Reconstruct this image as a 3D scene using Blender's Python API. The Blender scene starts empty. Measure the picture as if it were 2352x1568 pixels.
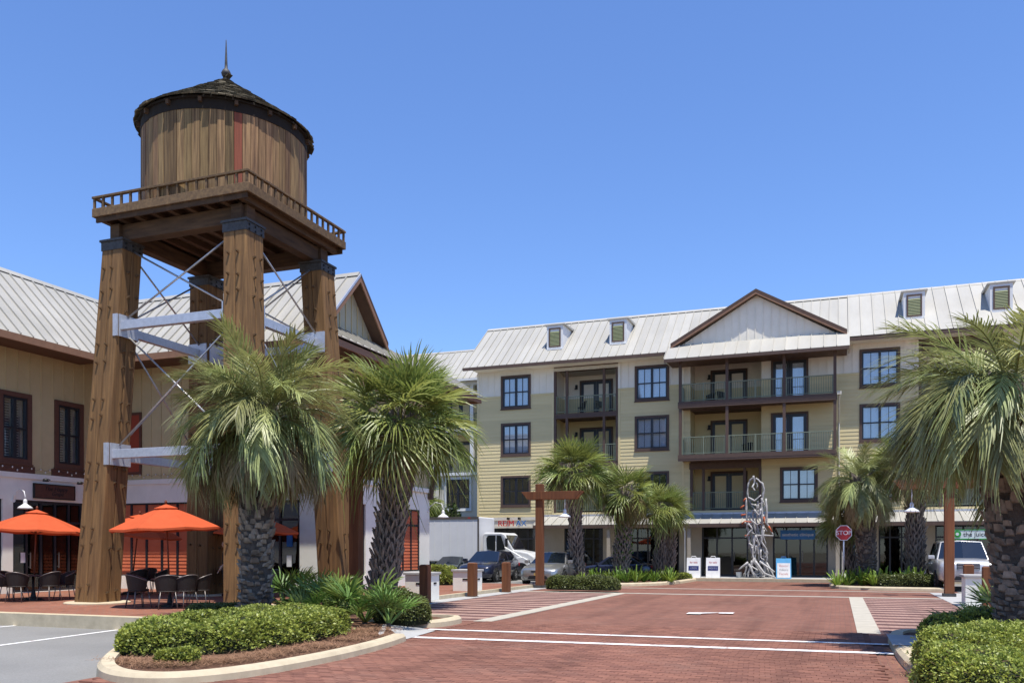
import bpy, bmesh, math, random
from mathutils import Vector, Matrix, Euler, noise
R = math.radians
rng = random.Random(11)
# ------------------------------------------------------------------ camera, sky, sun
# World axes follow the street: X runs along the apartment facade, Y into the depth, Z up, metres.
FPX, CX, HY, EH, YAW = 2000.0, 1176.0, 1260.0, 1.62, R(20.5)
CAM = (4.045, -48.67)
sc = bpy.context.scene
COL = sc.collection
cam = bpy.data.objects.new('camera', bpy.data.cameras.new('camera'))
COL.objects.link(cam)
cam.location = (CAM[0], CAM[1], EH)
cam.rotation_euler = (R(90), 0, YAW)
cam.data.sensor_width = 36
cam.data.lens = 36 * FPX / 2352
cam.data.shift_y = (HY - 784) / 2352
cam.data.clip_end = 5000
cam.data.clip_start = 0.1
sc.camera = cam
SUN_EL, SUN_AZ = R(73), (0.70, -0.714)
w = bpy.data.worlds.new('World'); sc.world = w; w.use_nodes = True
nt = w.node_tree
bgn = nt.nodes['Background']
sky = nt.nodes.new('ShaderNodeTexSky')
sky.sky_type = 'NISHITA'; sky.sun_disc = False
sky.sun_elevation = SUN_EL; sky.sun_rotation = math.atan2(SUN_AZ[0], SUN_AZ[1])
sky.air_density = 1.15; sky.dust_density = 0.15; sky.ozone_density = 2.6; sky.altitude = 0
tint = nt.nodes.new('ShaderNodeMix'); tint.data_type = 'RGBA'; tint.blend_type = 'MULTIPLY'; tint.inputs[0].default_value = 1.0; tint.inputs[7].default_value = (0.72, 0.885, 1.22, 1)
nt.links.new(sky.outputs[0], tint.inputs[6]); nt.links.new(tint.outputs[2], bgn.inputs[0])
bgn.inputs[1].default_value = 0.118
sl = bpy.data.objects.new('sun', bpy.data.lights.new('sun', 'SUN'))
COL.objects.link(sl)
sl.data.energy = 4.6; sl.data.angle = R(0.53); sl.data.color = (1.0, 0.955, 0.88)
sd = Vector((SUN_AZ[0] * math.cos(SUN_EL), SUN_AZ[1] * math.cos(SUN_EL), math.sin(SUN_EL)))
sl.rotation_euler = sd.to_track_quat('Z', 'Y').to_euler()
sl.location = (0, -60, 60)
vs = sc.view_settings
vs.view_transform = 'Standard'; vs.look = 'None'; vs.exposure = 0.5; vs.gamma = 1.0; vs.use_curve_mapping = False
sc.cycles.max_bounces = 6

# ------------------------------------------------------------------ helpers
CA, SA = math.cos(YAW), math.sin(YAW)
def c2w(x, d): return (CAM[0] + x * CA - d * SA, CAM[1] + x * SA + d * CA)
def GP(px, py, z=0.0):
    d = FPX * (EH - z) / (py - HY)
    return c2w((px - CX) / FPX * d, d)
def ray(px):
    r = (px - CX) / FPX
    return (r * CA - SA, r * SA + CA)
def atY(px, y):           # X where the sight line of column px meets the plane Y=y
    dx, dy = ray(px); k = (y - CAM[1]) / dy
    return CAM[0] + dx * k
def atX(px, x):
    dx, dy = ray(px); k = (x - CAM[0]) / dx
    return CAM[1] + dy * k
def zat(py, x, y):        # height of image row py above the point x,y
    d = -(x - CAM[0]) * SA + (y - CAM[1]) * CA
    return EH + (HY - py) * d / FPX

class MB:
    def __init__(s): s.v = []; s.f = []
    def add(s, vs, fs):
        b = len(s.v); s.v += [tuple(p) for p in vs]; s.f += [tuple(i + b for i in q) for q in fs]
        return s
    def box(s, x0, x1, y0, y1, z0, z1):
        if x0 > x1: x0, x1 = x1, x0
        if y0 > y1: y0, y1 = y1, y0
        if z0 > z1: z0, z1 = z1, z0
        return s.add([(x0,y0,z0),(x1,y0,z0),(x1,y1,z0),(x0,y1,z0),(x0,y0,z1),(x1,y0,z1),(x1,y1,z1),(x0,y1,z1)],
              [(0,3,2,1),(4,5,6,7),(0,1,5,4),(1,2,6,5),(2,3,7,6),(3,0,4,7)])
    def mbox(s, M, sx, sy, sz):
        pts = [M @ Vector((a*sx/2, b*sy/2, c*sz/2)) for c in (-1,1) for a, b in ((-1,-1),(1,-1),(1,1),(-1,1))]
        return s.add(pts, [(0,3,2,1),(4,5,6,7),(0,1,5,4),(1,2,6,5),(2,3,7,6),(3,0,4,7)])
    def beam(s, p0, p1, w, h, w2=None, h2=None, up=(0,0,1)):
        p0 = Vector(p0); p1 = Vector(p1); d = (p1 - p0).normalized(); up = Vector(up)
        if abs(d.dot(up)) > .98: up = Vector((0,1,0)) if abs(d.y) < .9 else Vector((1,0,0))
        a = d.cross(up).normalized(); b = a.cross(d).normalized()
        w2 = w if w2 is None else w2; h2 = h if h2 is None else h2
        pts = [p0 + a*i*w/2 + b*j*h/2 for i, j in ((-1,-1),(1,-1),(1,1),(-1,1))] + [p1 + a*i*w2/2 + b*j*h2/2 for i, j in ((-1,-1),(1,-1),(1,1),(-1,1))]
        return s.add(pts, [(0,1,2,3),(7,6,5,4),(1,0,4,5),(2,1,5,6),(3,2,6,7),(0,3,7,4)])
    def tube(s, pts, rad, n=8, cap=True):
        pts = [Vector(p) for p in pts]; m = len(pts)
        if not hasattr(rad, '__len__'): rad = [rad] * m
        t0 = (pts[1] - pts[0]).normalized()
        a = t0.orthogonal().normalized(); vs = []; fs = []
        for i, p in enumerate(pts):
            t = (pts[min(i+1, m-1)] - pts[max(i-1, 0)]).normalized()
            a = (a - t * a.dot(t)); a = a.normalized() if a.length > 1e-6 else t.orthogonal().normalized()
            b = t.cross(a)
            for k in range(n):
                g = 2 * math.pi * k / n
                vs.append(p + (a * math.cos(g) + b * math.sin(g)) * rad[i])
        for i in range(m - 1):
            for k in range(n):
                k2 = (k + 1) % n
                fs.append((i*n+k, i*n+k2, (i+1)*n+k2, (i+1)*n+k))
        if cap: fs += [tuple(range(n))[::-1], tuple((m-1)*n + k for k in range(n))]
        return s.add(vs, fs)
    def lathe(s, prof, n=24, c=(0,0,0), cap=True):
        vs = []; fs = []
        for r, z in prof:
            for k in range(n):
                g = 2*math.pi*k/n
                vs.append((c[0] + r*math.cos(g), c[1] + r*math.sin(g), c[2] + z))
        m = len(prof)
        for i in range(m-1):
            for k in range(n):
                k2 = (k+1) % n
                fs.append((i*n+k, i*n+k2, (i+1)*n+k2, (i+1)*n+k))
        if cap: fs += [tuple(range(n))[::-1], tuple((m-1)*n+k for k in range(n))]
        return s.add(vs, fs)
    def prism(s, poly, ax, a, b):
        n = len(poly)
        def P(q, h):
            return {'x': (h, q[0], q[1]), 'y': (q[0], h, q[1]), 'z': (q[0], q[1], h)}[ax]
        vs = [P(q, a) for q in poly] + [P(q, b) for q in poly]
        fs = [tuple(range(n))[::-1], tuple(range(n, 2*n))] + [(i, (i+1) % n, n + (i+1) % n, n + i) for i in range(n)]
        return s.add(vs, fs)
    def sheet(s, poly, z=0.0): return s.add([(p[0], p[1], z) for p in poly], [tuple(range(len(poly)))])
    def mesh(s, name, mat, smooth=False, recalc=True):
        me = bpy.data.meshes.new(name); me.from_pydata(s.v, [], s.f)
        if recalc:
            bm = bmesh.new(); bm.from_mesh(me); bmesh.ops.recalc_face_normals(bm, faces=bm.faces); bm.to_mesh(me); bm.free()
        if smooth: me.polygons.foreach_set('use_smooth', [True] * len(me.polygons))
        me.materials.append(M[mat] if isinstance(mat, str) else mat)
        me.update()
        return me
    def build(s, name, mat, parent=None, smooth=False, bevel=0, loc=None, rot=None, recalc=True, kind=None):
        return place(s.mesh(name, mat, smooth, recalc), name, parent, bevel, loc, rot, kind)
def place(me, name, parent=None, bevel=0, loc=None, rot=None, kind=None, scale=None):
    o = bpy.data.objects.new(name, me); COL.objects.link(o)
    if parent: o.parent = parent
    if loc is not None: o.location = loc
    if rot is not None: o.rotation_euler = rot
    if scale is not None: o.scale = scale if hasattr(scale, '__len__') else (scale,)*3
    if bevel:
        b = o.modifiers.new('bevel', 'BEVEL'); b.width = bevel; b.segments = 2; b.limit_method = 'ANGLE'; b.angle_limit = R(40)
    if kind: o['kind'] = kind
    return o
def tag(o, label=None, cat=None, group=None, kind=None):
    if label: o['label'] = label
    if cat: o['category'] = cat
    if group: o['group'] = group
    if kind: o['kind'] = kind
    return o
def thing(name, label, cat, loc=(0,0,0), rz=0, group=None):
    o = bpy.data.objects.new(name, None); COL.objects.link(o)
    o.empty_display_size = .2; o.location = loc; o.rotation_euler = (0,0,rz)
    return tag(o, label, cat, group)
def struct(name, mb, mat, recalc=False, kind='structure'): return tag(mb.build(name, mat, recalc=recalc), kind=kind)
def copy_tree(o, parent=None):
    c = o.copy(); COL.objects.link(c); c.parent = parent
    for ch in o.children: copy_tree(ch, c)
    return c
def text_mesh(txt, size, mat, depth=.004, align='CENTER', shear=0):
    cu = bpy.data.curves.new('lettering', 'FONT'); cu.body = txt; cu.size = size; cu.extrude = depth
    cu.align_x = align; cu.align_y = 'CENTER'; cu.shear = shear
    o = bpy.data.objects.new('lettering', cu); COL.objects.link(o)
    bpy.context.view_layer.update()
    me = bpy.data.meshes.new_from_object(o.evaluated_get(bpy.context.evaluated_depsgraph_get()))
    bpy.data.objects.remove(o); me.materials.clear(); me.materials.append(M[mat])
    return me

# ------------------------------------------------------------------ materials
M = {}
def new_mat(name):
    m = bpy.data.materials.new(name); m.use_nodes = True; M[name] = m
    return m, m.node_tree, m.node_tree.nodes['Principled BSDF']
def N(t, k, **kw):
    n = t.nodes.new(k)
    for a, b in kw.items():
        if a.startswith('i_'): n.inputs[a[2:]].default_value = b
        else: setattr(n, a, b)
    return n
def c4(c): return (c[0], c[1], c[2], 1)
def pm(name, c1, c2=None, rough=.7, scale=5, stretch=(1,1,1), bump=0., bscale=60, bstretch=(1,1,1), bdist=.01, metal=0., rand=0., spec=.3, detail=5, trans=0., coat=0., lo=.3, hi=.7, big=0., hue=0.):
    m, t, p = new_mat(name); L = t.links.new
    c2 = c2 or tuple(x*.8 for x in c1)
    tc = N(t, 'ShaderNodeTexCoord'); oi = N(t, 'ShaderNodeObjectInfo')
    mp = N(t, 'ShaderNodeMapping'); mp.inputs['Scale'].default_value = stretch
    L(tc.outputs['Object'], mp.inputs['Vector'])
    if rand:
        sh = N(t, 'ShaderNodeMath', operation='MULTIPLY'); sh.inputs[1].default_value = 57.0
        L(oi.outputs['Random'], sh.inputs[0]); L(sh.outputs[0], mp.inputs['Location'])
    nz = N(t, 'ShaderNodeTexNoise'); nz.inputs['Scale'].default_value = scale; nz.inputs['Detail'].default_value = detail; nz.inputs['Roughness'].default_value = .62
    L(mp.outputs[0], nz.inputs['Vector'])
    cr = N(t, 'ShaderNodeValToRGB'); e = cr.color_ramp.elements
    e[0].position = lo; e[0].color = c4(c2); e[1].position = hi; e[1].color = c4(c1)
    L(nz.outputs['Fac'], cr.inputs[0]); out = cr.outputs[0]
    if big:
        n2 = N(t, 'ShaderNodeTexNoise'); n2.inputs['Scale'].default_value = .35; n2.inputs['Detail'].default_value = 4
        L(tc.outputs['Object'], n2.inputs['Vector'])
        mr = N(t, 'ShaderNodeMapRange'); mr.inputs[1].default_value = .3; mr.inputs[2].default_value = .7; mr.inputs[3].default_value = 1-big; mr.inputs[4].default_value = 1+big*.6
        L(n2.outputs['Fac'], mr.inputs[0])
        hs = N(t, 'ShaderNodeHueSaturation'); L(mr.outputs[0], hs.inputs['Value']); L(out, hs.inputs['Color']); out = hs.outputs[0]
    if rand:
        mr = N(t, 'ShaderNodeMapRange'); mr.inputs[3].default_value = 1-rand; mr.inputs[4].default_value = 1+rand
        L(oi.outputs['Random'], mr.inputs[0])
        hs = N(t, 'ShaderNodeHueSaturation'); L(mr.outputs[0], hs.inputs['Value']); L(out, hs.inputs['Color']); out = hs.outputs[0]
        if hue:
            ml = N(t, 'ShaderNodeMath', operation='MULTIPLY'); ml.inputs[1].default_value = 7.31
            fr = N(t, 'ShaderNodeMath', operation='FRACT'); L(oi.outputs['Random'], ml.inputs[0]); L(ml.outputs[0], fr.inputs[0])
            m2 = N(t, 'ShaderNodeMapRange'); m2.inputs[3].default_value = .5-hue; m2.inputs[4].default_value = .5+hue
            L(fr.outputs[0], m2.inputs[0]); L(m2.outputs[0], hs.inputs['Hue'])
    L(out, p.inputs['Base Color'])
    p.inputs['Roughness'].default_value = rough; p.inputs['Metallic'].default_value = metal
    p.inputs['Specular IOR Level'].default_value = spec
    if coat: p.inputs['Coat Weight'].default_value = coat; p.inputs['Coat Roughness'].default_value = .05
    if bump:
        mp2 = N(t, 'ShaderNodeMapping'); mp2.inputs['Scale'].default_value = bstretch; L(tc.outputs['Object'], mp2.inputs['Vector'])
        n3 = N(t, 'ShaderNodeTexNoise'); n3.inputs['Scale'].default_value = bscale; n3.inputs['Detail'].default_value = 4; L(mp2.outputs[0], n3.inputs['Vector'])
        bp = N(t, 'ShaderNodeBump'); bp.inputs['Strength'].default_value = bump; bp.inputs['Distance'].default_value = bdist
        L(n3.outputs['Fac'], bp.inputs['Height']); L(bp.outputs[0], p.inputs['Normal'])
    if trans:
        tr = N(t, 'ShaderNodeBsdfTranslucent'); L(out, tr.inputs['Color'])
        mx = N(t, 'ShaderNodeMixShader'); mx.inputs[0].default_value = trans
        L(p.outputs[0], mx.inputs[1]); L(tr.outputs[0], mx.inputs[2]); L(mx.outputs[0], t.nodes['Material Output'].inputs['Surface'])
    return m
G_ = (1,1,.06)
# timber of the tower, grain along local Z (planks and legs) or X (beams)
pm('tank_wood', (.30,.185,.085), (.085,.046,.024), rough=.85, scale=22, stretch=(1,1,.035), bump=.6, bscale=70, bstretch=(1,1,.03), rand=.34, hue=.012, lo=.30, hi=.66)
pm('tank_red', (.30,.085,.045), (.16,.05,.03), rough=.85, scale=12, stretch=(1,1,.06), bump=.4, bscale=60, bstretch=(1,1,.04))
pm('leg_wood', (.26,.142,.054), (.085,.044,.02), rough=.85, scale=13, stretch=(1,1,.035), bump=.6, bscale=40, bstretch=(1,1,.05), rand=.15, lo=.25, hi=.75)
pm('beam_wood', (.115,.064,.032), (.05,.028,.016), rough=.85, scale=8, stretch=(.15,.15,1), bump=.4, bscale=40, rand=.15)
pm('rail_wood', (.20,.125,.06), (.085,.052,.03), rough=.85, scale=9, rand=.2, bump=.3)
pm('shingle', (.16,.13,.075), (.03,.026,.02), rough=.95, scale=14, rand=.6, bump=.5, bscale=30)
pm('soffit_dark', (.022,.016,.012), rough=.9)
pm('iron', (.085,.082,.08), (.045,.042,.04), rough=.6, metal=.2, scale=12)
pm('galv', (.60,.61,.64), (.48,.49,.52), rough=.42, metal=.55, scale=10)
pm('rod', (.52,.50,.48), (.4,.38,.36), rough=.4, metal=.7)
pm('spike', (.20,.12,.055), (.06,.036,.02), rough=.8, scale=20)  # peg colour darkened to stand in for their weak cast shadows
pm('cedar', (.22,.085,.034), (.11,.042,.02), rough=.75, scale=9, stretch=(1,1,.06), bump=.35, bscale=50, bstretch=(1,1,.05), rand=.12)
# buildings
pm('stucco_white', (.84,.825,.73), (.77,.75,.665), rough=.9, scale=2.2, bump=.25, bscale=180, bdist=.004, big=.05)
pm('stucco_taupe', (.36,.31,.245), (.31,.27,.21), rough=.9, scale=2, bump=.2, bscale=160, bdist=.004)
pm('stucco_cream', (.68,.63,.52), (.62,.57,.46), rough=.9, scale=2, bump=.2, bscale=160, bdist=.004)
pm('siding', (.64,.53,.285), (.59,.485,.255), rough=.65, scale=3, rand=.05, bump=.1, bscale=30, stretch=(.2,1,1))
pm('board_white', (.80,.745,.62), (.74,.685,.565), rough=.7, scale=2, rand=.03, big=.04)
pm('board_olive', (.56,.46,.25), (.50,.41,.22), rough=.75, scale=2, rand=.05, big=.05)
pm('board_sage', (.44,.43,.32), (.40,.39,.29), rough=.75, scale=2, rand=.04)
pm('trim_brown', (.11,.07,.052), (.085,.054,.041), rough=.65, scale=6)
pm('trim_red', (.135,.062,.04), (.105,.048,.031), rough=.65, scale=6)
pm('fascia_copper', (.29,.16,.095), (.23,.125,.075), rough=.6, scale=5)
pm('soffit_brown', (.13,.078,.05), (.10,.06,.04), rough=.75, scale=4, stretch=(1,.1,1))
pm('trim_cream', (.62,.57,.46), rough=.7)
pm('trim_white', (.74,.74,.72), (.68,.68,.66), rough=.6)
pm('roof_metal', (.43,.41,.36), (.36,.343,.30), rough=.5, metal=.08, scale=1.1, stretch=(1,.25,.25), rand=.06, big=.06)
pm('frame_dark', (.018,.019,.026), (.012,.013,.018), rough=.4, scale=8, spec=.5)
pm('rail_green', (.20,.225,.155), (.17,.19,.13), rough=.5, scale=10)
pm('louver_green', (.27,.29,.15), (.23,.25,.125), rough=.6, scale=3)
pm('panel_orange', (.58,.16,.075), (.50,.13,.06), rough=.6, scale=3, rand=.06)
pm('panel_red', (.36,.07,.035), (.30,.058,.03), rough=.6, scale=3)
pm('dark_inside', (.02,.018,.017), rough=.9)
pm('interior_wall', (.30,.265,.20), (.26,.23,.17), rough=.8)
pm('black_metal', (.02,.02,.02), rough=.5)
pm('curtain', (.86,.87,.87), (.74,.76,.78), rough=.9, scale=16, stretch=(1,1,.05))
pm('shutter_slat', (.45,.42,.36), (.38,.355,.30), rough=.7)
def glass(name, col, rough=.03, tint=None):
    m, t, p = new_mat(name); L = t.links.new
    p.inputs['Base Color'].default_value = c4(col); p.inputs['Roughness'].default_value = rough
    p.inputs['Specular IOR Level'].default_value = .8; p.inputs['IOR'].default_value = 1.6
    tc = N(t, 'ShaderNodeTexCoord'); nz = N(t, 'ShaderNodeTexNoise'); nz.inputs['Scale'].default_value = 1.3
    L(tc.outputs['Object'], nz.inputs['Vector'])
    bp = N(t, 'ShaderNodeBump'); bp.inputs['Strength'].default_value = .04; bp.inputs['Distance'].default_value = .05
    L(nz.outputs['Fac'], bp.inputs['Height']); L(bp.outputs[0], p.inputs['Normal'])
    return m
def thin_glass(name, tint, fac):
    m, t, p = new_mat(name); L = t.links.new
    tr = N(t, 'ShaderNodeBsdfTransparent'); tr.inputs[0].default_value = c4(tint)
    gl = N(t, 'ShaderNodeBsdfGlossy'); gl.inputs['Roughness'].default_value = .02
    mx = N(t, 'ShaderNodeMixShader'); mx.inputs[0].default_value = fac
    tc = N(t, 'ShaderNodeTexCoord'); nz = N(t, 'ShaderNodeTexNoise'); nz.inputs['Scale'].default_value = 1.1
    L(tc.outputs['Object'], nz.inputs['Vector'])
    bp = N(t, 'ShaderNodeBump'); bp.inputs['Strength'].default_value = .012; bp.inputs['Distance'].default_value = .05
    L(nz.outputs['Fac'], bp.inputs['Height']); L(bp.outputs[0], gl.inputs['Normal'])
    L(tr.outputs[0], mx.inputs[1]); L(gl.outputs[0], mx.inputs[2]); L(mx.outputs[0], t.nodes['Material Output'].inputs['Surface'])
thin_glass('glass_window', (.90,.93,.95), .17)
thin_glass('glass_shop', (.28,.31,.32), .085)
glass('glass_car', (.006,.009,.014))
# ground
def stain(t, tc, col):
    # tyre streaks along the lane, drip stains and pale scuffs on world coordinates
    L = t.links.new; geo = N(t, 'ShaderNodeNewGeometry')
    mp = N(t, 'ShaderNodeMapping'); mp.inputs['Scale'].default_value = (1.6,.12,1); L(geo.outputs['Position'], mp.inputs['Vector'])
    n1 = N(t, 'ShaderNodeTexNoise'); n1.inputs['Scale'].default_value = 1.0; n1.inputs['Detail'].default_value = 6; L(mp.outputs[0], n1.inputs['Vector'])
    r1 = N(t, 'ShaderNodeMapRange'); r1.inputs[1].default_value = .5; r1.inputs[2].default_value = .72; r1.inputs[3].default_value = 1.0; r1.inputs[4].default_value = .74; L(n1.outputs['Fac'], r1.inputs[0])
    n2 = N(t, 'ShaderNodeTexNoise'); n2.inputs['Scale'].default_value = 1.7; n2.inputs['Detail'].default_value = 8; n2.inputs['Roughness'].default_value = .65; L(geo.outputs['Position'], n2.inputs['Vector'])
    r2 = N(t, 'ShaderNodeMapRange'); r2.inputs[1].default_value = .60; r2.inputs[2].default_value = .74; r2.inputs[3].default_value = 1.0; r2.inputs[4].default_value = .66; L(n2.outputs['Fac'], r2.inputs[0])
    n3 = N(t, 'ShaderNodeTexNoise'); n3.inputs['Scale'].default_value = .8; n3.inputs['Detail'].default_value = 9; n3.inputs['Roughness'].default_value = .7; L(geo.outputs['Position'], n3.inputs['Vector'])
    r3 = N(t, 'ShaderNodeMapRange'); r3.inputs[1].default_value = .52; r3.inputs[2].default_value = .75; r3.inputs[3].default_value = 0; r3.inputs[4].default_value = .55; L(n3.outputs['Fac'], r3.inputs[0])
    m = N(t, 'ShaderNodeMath', operation='MULTIPLY'); L(r1.outputs[0], m.inputs[0]); L(r2.outputs[0], m.inputs[1])
    hs = N(t, 'ShaderNodeHueSaturation'); L(m.outputs[0], hs.inputs['Value']); L(col, hs.inputs['Color'])
    mx = N(t, 'ShaderNodeMix', data_type='RGBA'); L(r3.outputs[0], mx.inputs[0]); L(hs.outputs[0], mx.inputs[6]); mx.inputs[7].default_value = (.27,.16,.12,1)
    return mx.outputs[2]
def brick_mat(name, c1, c2, mortar, bw=.21, rh=.105, ms=.006, rot=0, big=.14):
    m, t, p = new_mat(name); L = t.links.new
    tc = N(t, 'ShaderNodeTexCoord'); mp = N(t, 'ShaderNodeMapping'); mp.inputs['Rotation'].default_value = (0,0,rot)
    L(tc.outputs['Object'], mp.inputs['Vector'])
    b = N(t, 'ShaderNodeTexBrick'); b.inputs['Scale'].default_value = 1; b.inputs['Brick Width'].default_value = bw; b.inputs['Row Height'].default_value = rh
    b.inputs['Mortar Size'].default_value = ms; b.inputs['Bias'].default_value = 0; b.inputs['Mortar Smooth'].default_value = .3
    b.inputs['Color1'].default_value = c4(c1); b.inputs['Color2'].default_value = c4(c2); b.inputs['Mortar'].default_value = c4(mortar)
    L(mp.outputs[0], b.inputs['Vector'])
    n = N(t, 'ShaderNodeTexNoise'); n.inputs['Scale'].default_value = .55; n.inputs['Detail'].default_value = 7; n.inputs['Roughness'].default_value = .7
    L(tc.outputs['Object'], n.inputs['Vector'])
    mr = N(t, 'ShaderNodeMapRange'); mr.inputs[1].default_value = .3; mr.inputs[2].default_value = .7; mr.inputs[3].default_value = 1-big; mr.inputs[4].default_value = 1+big
    L(n.outputs['Fac'], mr.inputs[0])
    hs = N(t, 'ShaderNodeHueSaturation'); L(b.outputs['Color'], hs.inputs['Color']); L(mr.outputs[0], hs.inputs['Value']); L(stain(t, tc, hs.outputs[0]), p.inputs['Base Color'])
    p.inputs['Roughness'].default_value = .88; p.inputs['Specular IOR Level'].default_value = .2
    bp = N(t, 'ShaderNodeBump'); bp.inputs['Strength'].default_value = .6; bp.inputs['Distance'].default_value = .006; bp.invert = True
    L(b.outputs['Fac'], bp.inputs['Height']); L(bp.outputs[0], p.inputs['Normal'])
RED1, RED2 = (.235,.107,.072), (.175,.078,.056)
brick_mat('road_brick', RED1, RED2, (.13,.085,.07))
brick_mat('walk_brick', (.28,.115,.07), (.21,.085,.055), (.2,.14,.11))
brick_mat('band_dark', (.13,.062,.055), (.10,.05,.047), (.09,.06,.055))
brick_mat('band_light', (.37,.235,.19), (.32,.19,.15), (.2,.14,.12))
pm('paver', RED1, RED2, rough=.88, scale=3, rand=.10, bump=.35, bscale=120, bdist=.004, spec=.2, hue=.006, big=.12)
pm('joint_sand', (.12,.085,.07), rough=.95, scale=60)
pm('lot_concrete', (.245,.24,.225), (.165,.16,.15), rough=.9, scale=38, bump=.5, bscale=120, bdist=.006, big=.16, detail=14, lo=.25, hi=.7)
pm('asphalt', (.075,.075,.078), (.055,.055,.058), rough=.92, scale=30, bump=.3, bscale=200, big=.12)
pm('kerb_concrete', (.56,.47,.32), (.42,.35,.235), rough=.9, scale=4, bump=.35, bscale=110, bdist=.005, detail=9)
pm('walk_concrete', (.42,.41,.385), (.34,.33,.31), rough=.9, scale=2.5, bump=.25, bscale=120, detail=8)
pm('strip_concrete', (.46,.42,.34), (.36,.325,.26), rough=.9, scale=3, detail=8)
pm('road_paint', (.74,.73,.70), (.36,.24,.21), rough=.8, scale=7, detail=12, lo=.36, hi=.43)
pm('mulch', (.21,.105,.058), (.08,.042,.026), rough=.97, scale=22, bump=1, bscale=60, bdist=.03, stretch=(1,1,1))
pm('straw', (.36,.20,.11), (.18,.10,.055), rough=.95)
pm('sand_far', (.30,.26,.19), (.22,.20,.13), rough=1)  # sandy far ground, tone raised to bounce warm light onto the walls
# plants
pm('sabal_leaf', (.30,.34,.09), (.14,.18,.04), rough=.4, scale=7, rand=.3, spec=.45, trans=.34, hue=.02)
pm('sabal_old', (.26,.21,.075), (.16,.13,.05), rough=.6, scale=7, rand=.2, trans=.2)
pm('pindo_leaf', (.40,.42,.165), (.18,.21,.065), rough=.40, scale=7, rand=.32, spec=.5, trans=.26, hue=.02)
pm('pindo_old', (.36,.285,.15), (.24,.19,.10), rough=.6, scale=7, rand=.25, trans=.2)
pm('rachis', (.34,.32,.16), (.24,.22,.10), rough=.6, scale=7)
pm('palm_boot', (.34,.285,.225), (.09,.07,.055), rough=.92, scale=9, rand=.25, bump=.6, bscale=40, stretch=(1,1,.4))
pm('palm_trunk', (.105,.085,.07), (.045,.036,.03), rough=.95, scale=10, bump=.8, bscale=26, bdist=.03)
pm('hedge_leaf', (.43,.46,.085), (.13,.18,.03), rough=.45, scale=16, spec=.4, trans=.28, detail=3, lo=.36, hi=.62, big=.25)
pm('bush_leaf', (.17,.19,.05), (.07,.09,.025), rough=.45, scale=16, spec=.4, trans=.2, detail=2)
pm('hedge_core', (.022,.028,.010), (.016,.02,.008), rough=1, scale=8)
pm('fern_leaf', (.17,.25,.05), (.10,.16,.03), rough=.42, scale=5, rand=.3, spec=.4, trans=.25, hue=.025)
pm('strap_leaf', (.20,.30,.045), (.12,.20,.03), rough=.4, scale=5, rand=.3, spec=.4, trans=.25, hue=.02)
pm('twig', (.16,.10,.06), (.09,.055,.035), rough=.9)
pm('vine_leaf', (.10,.22,.03), (.06,.14,.02), rough=.4, rand=.3, trans=.2)
pm('tree_leaf', (.085,.13,.035), (.05,.08,.022), rough=.5, scale=2, trans=.2)
# furniture, vehicles
pm('canvas_orange', (.62,.12,.046), (.56,.105,.04), rough=.85, scale=5, trans=.22, spec=.1)
pm('umbrella_wood', (.16,.045,.022), rough=.5)
pm('wicker', (.035,.026,.022), (.018,.014,.012), rough=.6, scale=90, bump=.6, bscale=150)
pm('chair_metal', (.20,.18,.17), rough=.4, metal=.6)
pm('table_top', (.055,.055,.065), (.04,.04,.048), rough=.3, spec=.5)
pm('lamp_white', (.78,.78,.76), rough=.35, spec=.5)
pm('lamp_zinc', (.45,.50,.56), rough=.35, metal=.6)
pm('paint_silver', (.40,.40,.385), rough=.3, metal=.75, coat=.7, spec=.5)
pm('paint_navy', (.014,.018,.042), rough=.3, metal=.2, coat=1, spec=.5)
pm('paint_teal', (.015,.03,.035), rough=.3, metal=.2, coat=1, spec=.5)
pm('paint_white', (.76,.76,.74), rough=.35, coat=.5, spec=.5)
pm('paint_suv', (.56,.56,.56), rough=.3, metal=.3, coat=.8, spec=.5)
pm('box_white', (.70,.70,.71), (.66,.66,.67), rough=.5, scale=2)
pm('tyre', (.018,.018,.018), rough=.85)
pm('alloy', (.5,.5,.5), rough=.35, metal=.8)
pm('black_trim', (.012,.012,.013), rough=.5, spec=.5)
pm('lens', (.62,.64,.66), rough=.12, spec=.8, coat=1)
pm('lens_amber', (.55,.16,.02), rough=.2, spec=.6)
pm('plate', (.5,.33,.10), rough=.5)
pm('driftwood', (.56,.54,.51), (.26,.25,.24), rough=.85, scale=12, rand=.25, bump=.4)
pm('drift_orange', (.52,.12,.04), (.4,.1,.05), rough=.8)
pm('sign_red', (.42,.018,.022), rough=.4, spec=.5)
pm('sign_white', (.80,.80,.79), rough=.5)
pm('sign_blue', (.035,.16,.42), rough=.45)
pm('sign_sky', (.12,.42,.72), rough=.5)
pm('sign_navy', (.03,.04,.16), rough=.5)
pm('sign_green', (.03,.30,.05), rough=.5)
pm('sign_pale', (.66,.72,.70), rough=.5)
pm('sign_brown', (.115,.048,.03), (.085,.036,.024), rough=.6, scale=6)
pm('ink_dark', (.02,.018,.02), rough=.6)
pm('ink_red', (.5,.03,.035), rough=.6)
pm('yellow_paint', (.72,.38,.03), rough=.5)
pm('bulb', (.80,.76,.66), rough=.2, spec=.6)
pm('cloth_dark', (.016,.017,.022), rough=.9)
pm('cloth_blue', (.03,.05,.12), rough=.9)
pm('skin', (.52,.32,.22), rough=.55)
pm('hair', (.03,.02,.014), rough=.7)
pm('terracotta', (.20,.19,.18), rough=.8)
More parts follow.
